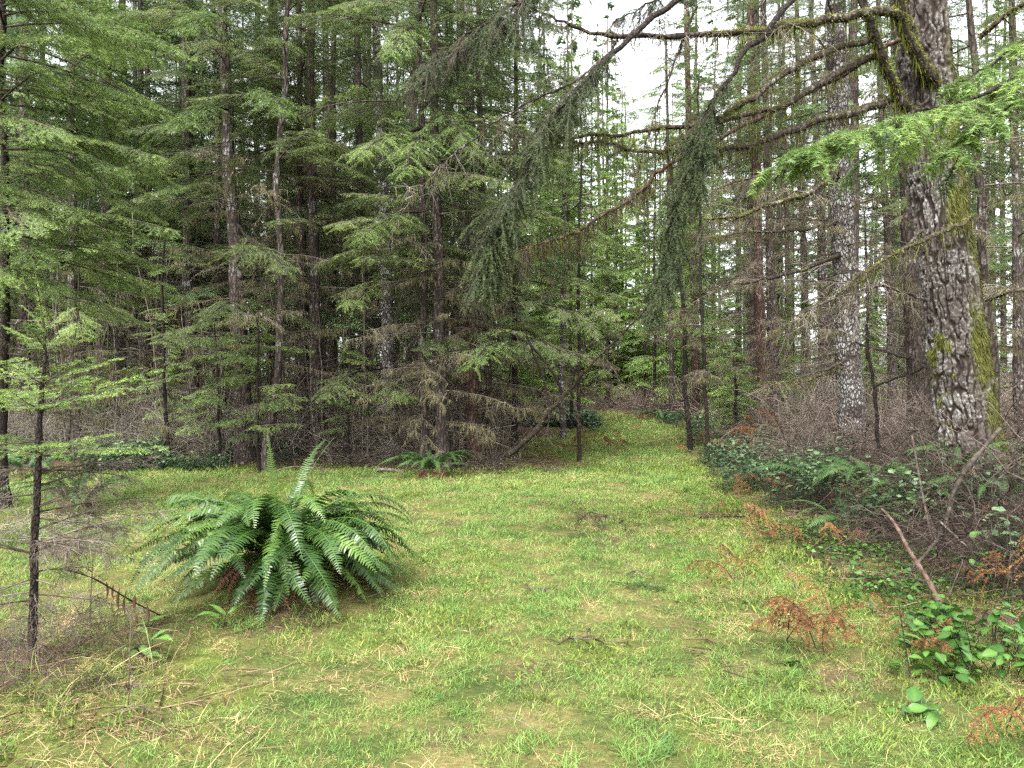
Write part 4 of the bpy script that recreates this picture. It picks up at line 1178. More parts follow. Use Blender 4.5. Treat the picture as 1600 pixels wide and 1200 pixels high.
    limb([(1450, 470, 8.4, .018), (1390, 455, 8.2, .014), (1310, 470, 8.0, .010), (1230, 500, 7.8, .004)], seed=17, twigs=dict(u0=.1, n=40, ll=.5, lichen=30))
    limb([(1540, 470, 8.5, .018), (1590, 455, 8.2, .014), (1650, 470, 8.0, .006)], seed=18, moss=300, strands=30, twigs=dict(u0=.1, n=30, ll=.5, lichen=30))
    return root
big_fir()

# limbs reaching left from the pale cracked trunk's height: they belong to that tree
def add_limbs(tree_label, specs):
    root = [o for o in COL.objects if o.get('label') == tree_label][0]
    g = np.array(root.location)
    for k, (ctrl, moss, tw) in enumerate(specs):
        pts, rad = path(ctrl, g, 36)
        o = link('limb', limb_mesh(pts, rad, 'bark_dark', seed=900 + k), root)
        if moss: link('moss', moss_mesh(pts, rad, moss, 910 + k, 40, .035), o)
        link('dead_twigs', dead_twigs_on(pts, 930 + k, **tw), o)
PALE = 'pale trunk cracked like dried mud with dark horizontal rings'
add_limbs(PALE, [
    ([(1314, 262, 12.9, .05), (1265, 298, 12.3, .042), (1210, 318, 11.8, .034), (1150, 335, 11.4, .022), (1100, 342, 11.1, .008)], 1800, dict(u0=.2, n=30, ll=.6, lichen=60, fine=1.4)),
    ([(1318, 395, 12.9, .035), (1240, 425, 12.4, .026), (1170, 438, 12.1, .018), (1100, 452, 11.8, .006)], 0, dict(u0=.2, n=24, ll=.6, lichen=20, fine=1.4)),
    ([(1314, 345, 12.9, .035), (1250, 362, 12.4, .026), (1160, 365, 12.0, .016), (1100, 372, 11.8, .006)], 500, dict(u0=.1, n=40, ll=.8, lichen=40, fine=1.4, mats=('pink_twig', 'lichen'))),
    ([(1310, 215, 12.9, .035), (1230, 268, 12.4, .026), (1160, 285, 12.0, .012), (1110, 300, 11.8, .006)], 300, dict(u0=.1, n=40, ll=.8, lichen=40, fine=1.4, mats=('pink_twig', 'lichen'))),
    ([(1326, 560, 12.9, .03), (1270, 590, 12.4, .022), (1200, 600, 12.0, .006)], 300, dict(u0=.1, n=36, ll=.7, lichen=40, fine=1.4)),
])
# the pale trunk's neighbour: a thin bent green stem with forked branches
def bent_shrub():
    g = G(1372, 9.6)
    root = thing('bare_shrub', 'thin greenish bent stem with forked twigs between the pale trunk and the big fir', 'shrub', g)
    for k, c in enumerate(([(1374, 700, 9.6, .026), (1366, 610, 9.6, .024), (1354, 540, 9.6, .02), (1352, 440, 9.6, .016), (1350, 330, 9.6, .008)],
                           [(1364, 605, 9.6, .016), (1400, 590, 9.4, .013), (1430, 582, 9.2, .010), (1470, 560, 9.0, .004)],
                           [(1336, 533, 9.6, .010), (1370, 545, 9.5, .012), (1410, 556, 9.3, .012), (1446, 568, 9.1, .006)])):
        pts, rad = path(c, g, 30)
        o = link('stem' if k == 0 else 'twig', limb_mesh(pts, rad, 'bark_thin', 'stem' if k == 0 else 'twig', 6, 950 + k), root)
        link('dead_twigs', dead_twigs_on(pts, 955 + k, u0=.2, n=22, ll=.4, lichen=10), o)
bent_shrub()

def leaning_pole():
    g = G(800, 13.0)
    root = thing('leaning_trunk', 'dark mossy bare trunk leaning right out of the wood over the twig pile', 'tree', g)
    pts, rad = path([(792, 712, 13.0, .05), (830, 680, 13.0, .045), (862, 640, 13.0, .038), (892, 604, 13.0, .030), (930, 560, 12.9, .02), (985, 505, 12.7, .015), (1020, 470, 12.6, .006)], g, 40)
    o = link('trunk', limb_mesh(pts, rad, 'bark_thin', 'trunk', 8, 970), root)
    link('moss', moss_mesh(pts[:26], rad[:26], 700, 971, 20, .03), o)
    link('dead_twigs', dead_twigs_on(pts, 972, u0=.3, n=26, ll=.6, lichen=10, fine=1.0, mats=('cane', 'lichen')), o)
    for k, c in enumerate(([(892, 604, 13, .03), (905, 560, 12.9, .024), (925, 535, 12.8, .016), (980, 515, 12.6, .006)], [(880, 620, 13, .03), (850, 560, 12.8, .02), (800, 520, 12.6, .012), (740, 500, 12.4, .005)],
                           [(862, 640, 13, .025), (835, 560, 12.9, .018), (800, 478, 12.7, .012), (785, 450, 12.6, .005)])):
        p2, r2 = path(c, g, 26)
        o = link('limb', limb_mesh(p2, r2, 'bark_thin', 'limb', 6, 980 + k), root)
        link('dead_twigs', dead_twigs_on(p2, 985 + k, u0=.2, n=20, ll=.5, lichen=10, fine=1.0, mats=('cane', 'lichen')), o)
leaning_pole()

# big low boughs facing the clearing, on their trees
def add_boughs(tree_label, specs):
    root = [o for o in COL.objects if o.get('label') == tree_label][0]
    g = np.array(root.location)
    for k, (ctrl, kw) in enumerate(specs):
        pts, rad = path(ctrl, g, 40)
        o = link('branch', limb_mesh(pts, rad, 'bark_thin', 'branch', 6, 1100 + k), root)
        link('foliage', spray_on(pts, 1200 + k + int(ctrl[0][0]), **kw), o)
fl = dict(u0=.25, nl=24, ns=9, ll=.75, down=.10, hang=.25, ang=55, nwid=.003, nlen=.028, spacing=.0042, mats=('twig', 'needle_fresh'), flat=.5)
add_boughs('narrow dark fir just left of the thick dark trunk at the back', [
    ([(662, 150, 13.7, .03), (690, 170, 12.8, .02), (725, 205, 11.8, .013), (745, 245, 11.2, .004)], fl),
    ([(662, 200, 13.7, .03), (625, 205, 12.6, .022), (590, 225, 11.8, .013), (560, 245, 11.2, .004)], fl),
    ([(662, 185, 13.7, .03), (660, 205, 12.4, .022), (645, 235, 11.4, .014), (630, 270, 10.8, .004)], dict(fl, mats=('twig', 'needle_fresh'))),
    ([(662, 55, 13.7, .03), (640, 45, 12.8, .02), (620, 60, 12.0, .013), (610, 90, 11.4, .004)], fl),
    ([(663, 330, 13.7, .02), (630, 335, 12.8, .016), (590, 350, 12.2, .01), (560, 375, 11.8, .004)], fl),
])
add_boughs('dark fir just right of the reddish broken snag', [
    ([(768, 555, 14.7, .03), (800, 535, 14, .024), (850, 535, 13.2, .016), (905, 560, 12.6, .005)], dict(fl, mats=('twig', 'needle'), ll=.9)),
    ([(768, 550, 14.7, .03), (780, 535, 13.8, .022), (760, 545, 12.9, .015), (735, 575, 12.4, .004)], dict(fl, ll=.7)),
    ([(768, 480, 14.7, .03), (830, 470, 14, .02), (890, 490, 13.3, .014), (935, 520, 12.9, .004)], dict(fl, mats=('twig', 'needle'), ll=.8)),
])
add_boughs('scaly pale barked trunk half hidden by twigs left of the small sword fern', [
    ([(604, 575, 15.4, .025), (560, 580, 14.4, .018), (525, 600, 13.6, .01), (505, 620, 13.2, .004)], dict(fl, mats=('twig', 'needle'), ll=.6)),
    ([(604, 590, 15.4, .025), (610, 600, 14.4, .018), (625, 612, 13.6, .01), (640, 622, 13.2, .004)], dict(fl, ll=.55)),
    ([(604, 430, 15.4, .025), (580, 440, 14.2, .018), (560, 465, 13.4, .01), (545, 475, 13.0, .004)], dict(fl, ll=.6)),
])
add_boughs('thick dark fir with pale lichen bands rising behind the left ground ivy', [
    ([(365, 340, 14.8, .03), (400, 380, 13.6, .02), (430, 400, 12.8, .012), (450, 425, 12.3, .004)], dict(fl, mats=('twig', 'needle'), ll=.7)),
    ([(360, 170, 14.8, .03), (330, 165, 13.6, .02), (300, 180, 12.8, .012), (280, 200, 12.3, .004)], fl),
    ([(360, 150, 14.8, .03), (400, 140, 13.6, .02), (430, 150, 12.8, .012), (450, 175, 12.3, .004)], fl),
    ([(372, 470, 14.8, .03), (360, 470, 13.8, .02), (340, 480, 13, .012), (320, 500, 12.5, .004)], dict(fl, mats=('twig', 'needle'), ll=.7)),
    ([(358, 40, 14.8, .03), (340, 20, 13.6, .02), (320, 25, 12.8, .012), (300, 50, 12.3, .004)], fl),
])

# ------------------------------------------------------------------ tree just outside the right edge with a bright bough reaching in
def near_bough_tree():
    g = np.array([3.5, 3.6, float(gz(3.5, 3.6))])
    root = thing('fir_tree', 'young fir outside the right edge reaching a bright green bough into view', 'tree', g)
    pts = np.array([[0, 0, -.2], [.02, 0, 1.2], [0, .02, 2.6], [.02, 0, 4.2]]) + g
    me, loc, rr = trunk_mesh(pts, g, .07, .03, M['bark_thin'], 10, .3, 44)
    link('trunk', me, root)
    k0 = dict(u0=.12, nl=26, ns=8, ll=.36, down=.10, hang=.28, ang=50, nwid=.0030, nlen=.030, spacing=.0022, mats=('twig', 'needle_fresh'), flat=.4, tw=.003, taper=.5)
    for k, (c, kw) in enumerate((([(1930, 10, 3.6, .016), (1720, 60, 3.2, .012), (1560, 125, 2.95, .009), (1440, 170, 2.8, .006), (1330, 205, 2.7, .004), (1215, 255, 2.62, .002)], {}),
                                 ([(1930, 40, 3.6, .014), (1750, 90, 3.1, .010), (1640, 130, 2.85, .007), (1540, 200, 2.7, .004), (1490, 265, 2.65, .002)], dict(nl=9, ll=.22)),
                                 ([(1930, -60, 3.6, .014), (1750, 0, 3.4, .010), (1640, 50, 3.3, .007), (1540, 110, 3.2, .004), (1500, 160, 3.15, .002)], dict(nl=9, ll=.2)))):
        p2, r2 = path(c, g, 36)
        o = link('branch', limb_mesh(p2, r2, 'bark_thin', 'branch', 6, 1300 + k), root)
        link('foliage', spray_on(p2, 1310 + k, **dict(k0, **kw)), o)
near_bough_tree()

# ------------------------------------------------------------------ sapling at left
def sapling():
    g = G(50, 4.12)
    root = thing('fir_sapling', 'young fir sapling with a bare dark stem and bright green tiers at left', 'sapling', g)
    ctrl = [(48, 1062, 4.12, .024), (54, 950, 4.12, .021), (57, 830, 4.12, .0195), (62, 700, 4.12, .017), (66, 610, 4.12, .012), (70, 540, 4.12, .008), (63, 480, 4.12, .005), (52, 425, 4.12, .003)]
    pts, rad = path(ctrl, g, 60, .005)
    link('stem', limb_mesh(pts, rad, 'bark_thin', 'stem', 9, 60), root)
    mb = MB(); nv, nf, nt = needles(pts[None, 42:], .0022, .028, .0024, 1.2, .7, 0, .75); mb.add(nv, nf, 0, nt)
    link('leader_needles', mb.mesh('leader_needles', M['needle_sapling']), root)
    def whorl(py, spec, ms, pitch):
        z = CAMZ - (py - 600) / F * 4.12 - g[2]
        p = at_height(pts, z)
        for (az, s) in spec:
            link('branch', ms[RNG.integers(0, len(ms))], root, p, orient(math.radians(az), pitch + RNG.normal(0, .06), RNG.normal(0, .15)), s)
    whorl(642, [(8, 1.08), (-30, .95), (-75, .8), (-140, .85), (172, .75), (125, .8), (60, .9)], SPRIG, .26)
    whorl(600, [(30, .7), (-20, .62), (150, .6), (-100, .6), (210, .65)], SPRIG, .3)
    whorl(548, [(10, .5), (80, .45), (165, .48), (-70, .5), (-120, .4)], SPRIG, .45)
    whorl(515, [(40, .32), (190, .3), (-60, .3)], SPRIG, .7)
    whorl(712, [(14, 1.05), (-45, .8), (180, .9), (70, .8)], SPRIG, .08)
    whorl(690, [(-20, .7), (150, .75), (-110, .7)], SPRIG_D, .05)
    for py in (738, 765, 800, 835, 862, 900, 930):
        for k in range(4):
            whorl(py + RNG.uniform(-10, 10), [(RNG.uniform(0, 360), RNG.uniform(.55, 1.05))], BARE, RNG.uniform(-.15, .25))
    whorl(850, [(5, 1.15), (-35, 1.0), (195, .8)], BARE, .2)
sapling()

# ------------------------------------------------------------------ ferns
def frond(seed, L, e0, e1, mat, npair=44, plen=.075, pw=.0135, power=1.2, stipe=.14, name='frond', droop=.25, twist=0.0, bend=0.0, old=.0):
    """pinnate frond along +X rising at e0 and ending at e1 (radians)"""
    r = np.random.default_rng(seed); N = 46
    s = np.linspace(0, 1, N); e = e0 + (e1 - e0) * s ** power
    az = bend * s ** 1.5
    dx = np.stack([np.cos(e) * np.cos(az), np.cos(e) * np.sin(az), np.sin(e)], 1)
    pts = np.concatenate([[[0, 0, 0]], np.cumsum((dx[1:] + dx[:-1]) * .5 * L / (N - 1), axis=0)])
    mb = MB()
    v, q = tubes(pts[None], (.0036 * (1 - .8 * s) * (L / 1.1) + .0006)[None], 4); mb.add(v, q, 0, .95)
    u = np.linspace(stipe, .992, npair)
    b, t = on_poly(pts[None], np.zeros(npair, int), u)
    side = unit(np.cross(np.array([-math.sin(bend * .5), math.cos(bend * .5), 0])[None] * 0 + np.array([0, 0, 1.]), t) + 1e-9)
    side = np.where(np.abs(t[:, 2:3]) > .95, np.array([[0, 1., 0]]), side)
    up = np.cross(t, side)
    x = (u - stipe) / (1 - stipe)
    prof = np.minimum(1, .62 + x / .25 * .38) * np.clip((1.0 - x) / .42, 0, 1) ** .75
    for sg in (1., -1.):
        l = plen * (prof * r.uniform(.82, 1.1, npair) + .05) * np.where(r.random(npair) < .05, .35, 1.0)
        d = unit(side * sg + t * (.28 + r.normal(0, .10, npair))[:, None] + up * (.22 - droop * r.uniform(.2, 1.5, npair))[:, None])
        bb = b + t * (sg * .25 / npair * L * .5)
        w = t * (pw * .5 * np.minimum(1, prof + .35))[:, None]
        c1 = bb + d * (l * .45)[:, None]; c2 = bb + d * (l * .8)[:, None] + t * (l * .06)[:, None] - up * (l * .06)[:, None]
        tip = bb + d * l[:, None] + t * (l * .12)[:, None] - up * (l * .13)[:, None]
        V = np.stack([bb - w * .75, bb + w * 1.1, c1 + w * .95, c1 - w * .9, c2 + w * .6, c2 - w * .55, tip], 1).reshape(-1, 3)
        o = (np.arange(npair) * 7)[:, None, None]
        q = (np.array([[0, 1, 2, 3], [3, 2, 4, 5]])[None] + o).reshape(-1, 4)
        tr = (np.array([[5, 4, 6]])[None] + o).reshape(-1, 3)
        tv = np.repeat(np.clip(.38 + r.normal(0, .10, npair) + .22 * x + old, 0, 1), 7)
        mb.add(V, q, 0, tv)
        mb.f.append(tr + mb.n - len(V)); mb.m.append(np.zeros(len(tr), np.int32))
    return mb.mesh(name, M[mat])

def fern(loc, label, R=1.0, n=40, nd=20, mat='fern', unique=True, crown=.12, group=None, az=None, seed=0, pool=None, deadpool=None, extra=()):
    r = np.random.default_rng(seed)
    root = thing('sword_fern', label, 'fern', loc, group)
    for k in range(n):
        a = (k / n + r.normal(0, .25 / n)) * 2 * PI * 3.0 if az is None else az + r.uniform(-1.6, 1.6)
        tier = k / n
        e0 = np.interp(tier, [0, .6, 1], [.50, .95, 1.30]) + r.normal(0, .12)
        e1 = np.interp(tier, [0, .6, 1], [-.95, -1.15, -.95]) + r.normal(0, .18)
        L = R * np.interp(tier, [0, .6, 1], [1.12, 1.15, .9]) * r.uniform(.8, 1.12)
        p = np.array([.10 * R * math.cos(a), .10 * R * math.sin(a), crown * r.uniform(.5, 1.1)])
        if unique: me = frond(seed * 100 + k, L, e0, e1, mat, int(50 * max(.8, R)), .088 * (.8 + .2 * R) * r.uniform(.8, 1.1), .0150, r.uniform(1.0, 1.5), bend=r.normal(0, .4), old=r.normal(0, .12) + (.35 if r.random() < .06 else 0), droop=r.uniform(.15, .6)); s = 1
        else: me = pool[r.integers(0, len(pool))]; s = L
        link('frond', me, root, p, (r.normal(0, .25), 0, a), s)
    for k in range(n // 3 if unique else 0):
        a = r.uniform(0, 2 * PI)
        link('frond', frond(seed * 100 + 900 + k, R * r.uniform(.75, .98), r.uniform(.0, .4), r.uniform(-1.1, -.7), mat, 48, .085, .015, r.uniform(.8, 1.2), bend=r.normal(0, .3), old=r.normal(-.05, .1), droop=r.uniform(.3, .7)),
             root, (.09 * R * math.cos(a), .09 * R * math.sin(a), crown * r.uniform(.6, 1.2)), (r.normal(0, .2), 0, a))
    for (a, e0, e1, L, old) in extra:
        link('frond', frond(seed * 100 + 80 + int(a * 10), L, e0, e1, mat, 44, .05, .010, 1.3, old=old), root, (.04 * math.cos(a), .04 * math.sin(a), crown), (0, 0, a))
    for k in range(nd):
        a = r.uniform(0, 2 * PI)
        me = frond(seed * 100 + 500 + k, R * r.uniform(.45, .85), r.uniform(.2, .7), r.uniform(-1.5, -1.1), 'dead_frond', 26, .045, .010, .6, droop=.9) if unique else deadpool[r.integers(0, len(deadpool))]
        link('dead_frond', me, root, (.07 * R * math.cos(a), .07 * R * math.sin(a), crown * .8), (r.normal(0, .4), r.uniform(0, .25), a), 1 if unique else R * r.uniform(.7, 1.0))
    return root

fg = G(440, 5.55)
fern(fg, 'large glossy green sword fern growing alone in the grass', R=1.0, n=96, nd=80, crown=.24, seed=3,
     extra=[(math.radians(12), 1.40, .85, .86, .0), (math.radians(150), 1.5, 1.35, .84, .4), (math.radians(75), 1.3, .3, 1.0, .0)])
FPOOL = [frond(700 + k, 1.0, 1.0 + .12 * (k % 3), -.75 - .1 * (k % 2), 'fern_back', 34, .075, .019, 1.15) for k in range(5)]
DPOOL = [frond(720 + k, .6, .5, -1.3, 'dead_frond', 18, .06, .018, .6, droop=.9) for k in range(3)]
fern(G(674, 12.7), 'smaller sword fern with rusty dead fronds at the back edge of the grass', R=.80, n=40, nd=34, unique=False, pool=FPOOL, deadpool=DPOOL, seed=5, crown=.14)
fern(G(122, 9.2), 'sword fern half hidden behind the left sapling stem', R=.85, n=24, nd=12, unique=False, pool=FPOOL, deadpool=DPOOL, seed=6)
fern(G(1360, 8.3) + np.array([0, 0, .25]), 'sword fern under the brush in front of the pale cracked trunk', R=.72, n=18, nd=14, unique=False, pool=FPOOL, deadpool=DPOOL, seed=7)
fern(G(1432, 7.5) + np.array([0, 0, .15]), 'sword fern in the brush in front of the big mossy fir', R=.68, n=16, nd=14, unique=False, pool=FPOOL, deadpool=DPOOL, seed=8)
fern(G(1330, 7.4), 'mostly withered sword fern at the front of the right hand brush', R=.75, n=8, nd=26, unique=False, pool=FPOOL, deadpool=DPOOL, seed=9)
fern(G(1292, 9.0) + np.array([0, 0, .15]), 'sword fern at the left end of the right hand brush', R=.8, n=18, nd=10, unique=False, pool=FPOOL, deadpool=DPOOL, seed=10)
fern(G(1500, 7.9) + np.array([0, 0, .45]), 'sword fern high in the brush at the foot of the big mossy fir', R=.6, n=10, nd=10, unique=False, pool=FPOOL, deadpool=DPOOL, seed=11)
fern(G(1570, 6.9) + np.array([0, 0, .25]), 'sword fern in the deep shade of the brush at the right edge', R=.7, n=12, nd=14, unique=False, pool=FPOOL, deadpool=DPOOL, seed=12)
for k, (px, d, R) in enumerate(((1012, 30, .8), (1035, 27, .8), (925, 33, .8), (905, 31, .7), (1180, 17.5, .7), (1125, 22, .8), (1250, 10.5, .7), (45, 12.6, .8), (200, 15.4, .7))):
    fern(G(px, d), ('distant fern tuft at the far bend of the path' if d > 25 else 'fern tuft in the ground leaves right of the path' if px > 1000 else 'fern tuft at the back left edge of the grass'), R=R, n=14, nd=4, unique=False, pool=FPOOL, deadpool=DPOOL, seed=20 + k,
         group=('ferns at the far bend' if d > 25 else 'ferns among the right ground leaves' if px > 1000 else 'ferns at the back left edge'))

# ------------------------------------------------------------------ dead orange bracken
def bracken_mesh(seed, H=.55, over=.55, name='bracken_frond'):
    r = np.random.default_rng(seed); N = 24; s = np.linspace(0, 1, N)
    e = 1.45 - 2.3 * s ** 1.6 * over / .55
    dx = np.stack([np.cos(e), r.normal(0, .08) * s, np.sin(e)], 1) * (H * 1.6 / N)
    pts = np.concatenate([[[0, 0, -.03]], np.cumsum(dx, axis=0)[:-1] + [0, 0, -.03]])
    mb = MB(); v, q = tubes(pts[None], (.005 * (1 - .75 * s))[None], 4); mb.add(v, q, 1, .4)
    n = 26; u = np.linspace(.32, .98, n); b, t = on_poly(pts[None], np.zeros(n, int), u)
    side = np.array([0, 1., 0]) * np.where(np.arange(n) % 2, 1, -1)[:, None]
    d = t * .5 + side * .75 + r.normal(0, .25, t.shape); d[:, 2] -= .35
    lat = sprout(b, d, .30 * H / .55 * (1.15 - u) * r.uniform(.7, 1.2, n), 6, .55, .06, r)
    v, q = tubes(lat, .0017 * np.linspace(1, .4, 6)[None].repeat(n, 0), 3); mb.add(v, q, 0, .4)
    nv, nf, nt = needles(lat, .0026, .026, .0062, .9, .35, .08, r.uniform(.1, .7, n), r, -.5); mb.add(nv, nf, 0, nt)
    return mb.mesh(name, [M['bracken'], M['cane']])
BRK = [bracken_mesh(800 + k, .5 + .05 * k, .45 + .07 * (k % 3)) for k in range(5)]
def bracken(px, d, n, s, label, group=None, spread=.25, lift=0.0):
    g = G(px, d); g[2] += lift
    root = thing('dead_bracken', label, 'bracken', g, group)
    for k in range(n):
        link('frond', BRK[RNG.integers(0, len(BRK))], root, (RNG.normal(0, spread), RNG.normal(0, spread * .6), 0), (RNG.normal(0, .2), RNG.normal(0, .25), RNG.uniform(0, 2 * PI)), s * RNG.uniform(.75, 1.2))
bracken(1160, 5.7, 3, .60, 'orange dead bracken drooping over the turf, standing alone, nearest the path', spread=.12)
bracken(1262, 4.45, 6, .72, 'orange dead bracken collapsed in a heap over moss right of the grass', spread=.16)
bracken(1420, 4.3, 3, .62, 'rusty dead bracken hanging from a thin black stem beside the broad leaf shrub', spread=.05)
bracken(1600, 3.35, 3, .62, 'rusty dead bracken cut by the lower right corner of the view', spread=.08)
bracken(1530, 5.2, 3, .6, 'rusty dead bracken behind the broad leaf shrub', spread=.25, lift=.12)
bracken(1205, 7.1, 3, .42, 'flattened rusty bracken lying across the edge of the turf', spread=.3)
bracken(1285, 7.0, 3, .55, 'rusty bracken standing before the dark brush', spread=.2)
bracken(1120, 8.6, 3, .36, 'low rusty bracken beside the bare soil patch', spread=.28)
bracken(1240, 9.6, 5, .7, 'red brown bracken tuft in the ground leaves on the right', spread=.2)
bracken(1155, 10.2, 3, .6, 'small orange bracken among the ground leaves at the path edge', spread=.2)
bracken(1135, 15.2, 7, .7, 'wide orange bracken patch behind the right pole', spread=.6)
bracken(1190, 15.8, 6, .8, 'tall orange bracken left of the twin trunks', spread=.4, lift=.2)
bracken(912, 18.6, 12, .62, 'wide bed of orange bracken left of the path beyond the thin pole', spread=.8)
bracken(868, 19.5, 8, .62, 'orange bracken by the silvery trunk left of the path', spread=.7)
bracken(928, 31, 6, .8, 'far orange bracken at the left of the path end', spread=.8)
bracken(1018, 28, 5, .8, 'far orange bracken at the right of the path end', spread=.7)
bracken(970, 29.5, 2, .6, 'lone orange bracken tuft in the far path grass', spread=.2)

# ------------------------------------------------------------------ broad leaf plants
def leaf_mesh(seed, L=.085, W=.052, name='leaf', mat='salal', fold=.18, curl=.25):
    r = np.random.default_rng(seed)
    xs = np.array([0, .12, .35, .6, .82, 1.0]); ws = np.array([.05, .62, 1.0, .88, .48, .02])
    mid = np.stack([xs * L, np.zeros(6), -curl * L * xs ** 2 + .1 * L * xs], 1)
    e = np.stack([xs * L, ws * W * .5, mid[:, 2] + fold * ws * W * .5 + r.normal(0, .02 * L, 6)], 1)
    e2 = e * np.array([1, -1, 1])
    V = np.concatenate([e, mid, e2]); q = []
    for i in range(5): q += [[i, i + 6, i + 7, i + 1], [i + 6, i + 12, i + 13, i + 7]]
    return MB().add(V, q, 0, np.concatenate([np.full(6, .45), np.full(6, .7), np.full(6, .45)])).mesh(name, M[mat])
LEAF = [leaf_mesh(850 + k, .082 + .008 * k, .050 + .006 * (k % 3)) for k in range(4)]

def salal(g, label, n, rx, ry, h, s=1.0, leaves=LEAF, seed=0, stems=9, group=None):
    r = np.random.default_rng(seed)
    root = thing('broad_leaf_shrub', label, 'shrub', g, group)
    a = r.uniform(0, 2 * PI, stems); rr = np.sqrt(r.random(stems))
    tip = np.stack([rx * rr * np.cos(a), ry * rr * np.sin(a), h * r.uniform(.5, 1.0, stems)], 1)
    base = tip * np.array([.45, .45, 0]) + np.array([0, 0, -.02])
    st = sprout(base, tip - base, np.linalg.norm(tip - base, axis=1), 6, .05, .05, r)
    v, q = tubes(st, np.linspace(.004, .0015, 6)[None].repeat(stems, 0), 4)
    link('stems', MB().add(v, q, 0, .4).mesh('stems', M['cane']), root)
    for k in range(n):
        i = np.array([r.integers(0, stems)]); p, t = on_poly(st, i, np.array([r.uniform(.3, 1)]))
        az = r.uniform(0, 2 * PI)
        off = np.array([math.cos(az), math.sin(az), .25]) * r.uniform(0, .05)
        link('leaf', leaves[r.integers(0, len(leaves))], root, p[0] + off, (r.normal(0, .35), r.normal(-.05, .35), az), s * r.uniform(.65, 1.2))
salal(G(1545, 4.25), 'dense glossy broad leaf shrub by the lower right edge', 210, .62, .45, .36, 1.0, seed=41, stems=26)
salal(G(1450, 4.75), 'small glossy leaf shrub at the foot of the fallen branch', 70, .24, .2, .26, .95, seed=42)
salal(G(1465, 4.0), 'low sprig of shiny round leaves left of the dense leaf shrub', 26, .20, .15, .12, 1.05, seed=43)
salal(G(1435, 3.55), 'few round leaves on the moss around a thin black stem', 12, .13, .1, .10, 1.0, seed=44, stems=5)
salal(G(1535, 5.7), 'light green leafy sprout under the dark brush', 20, .16, .12, .45, 1.0, seed=45, stems=5)
salal(G(1570, 6.4), 'pale leafy sprig inside the dark brush at right', 18, .2, .15, .6, 1.0, seed=46, stems=5)
salal(G(1340, 5.9), 'scattered small leaves on the mossy soil before the brush', 36, .5, .35, .12, .7, seed=47, stems=14)
salal(G(1270, 4.15), 'two shiny round leaves lying in moss below the collapsed bracken', 5, .12, .06, .06, 1.0, seed=48, stems=3)
WLEAF = [leaf_mesh(870 + k, .15, .06, 'leaf', 'weed', .12, .35) for k in range(3)]
salal(G(238, 4.3), 'light green dock plant with long leaves beside a hole in the grass', 11, .12, .08, .12, .95, WLEAF, 49, 5)
salal(G(225, 4.75), 'small dock plant with pale leaves behind the hole', 6, .1, .06, .06, .8, WLEAF, 50, 4)
salal(G(345, 4.75), 'single broad grey green leaf clump in front of the big fern', 5, .08, .05, .12, .95, WLEAF, 51, 3)

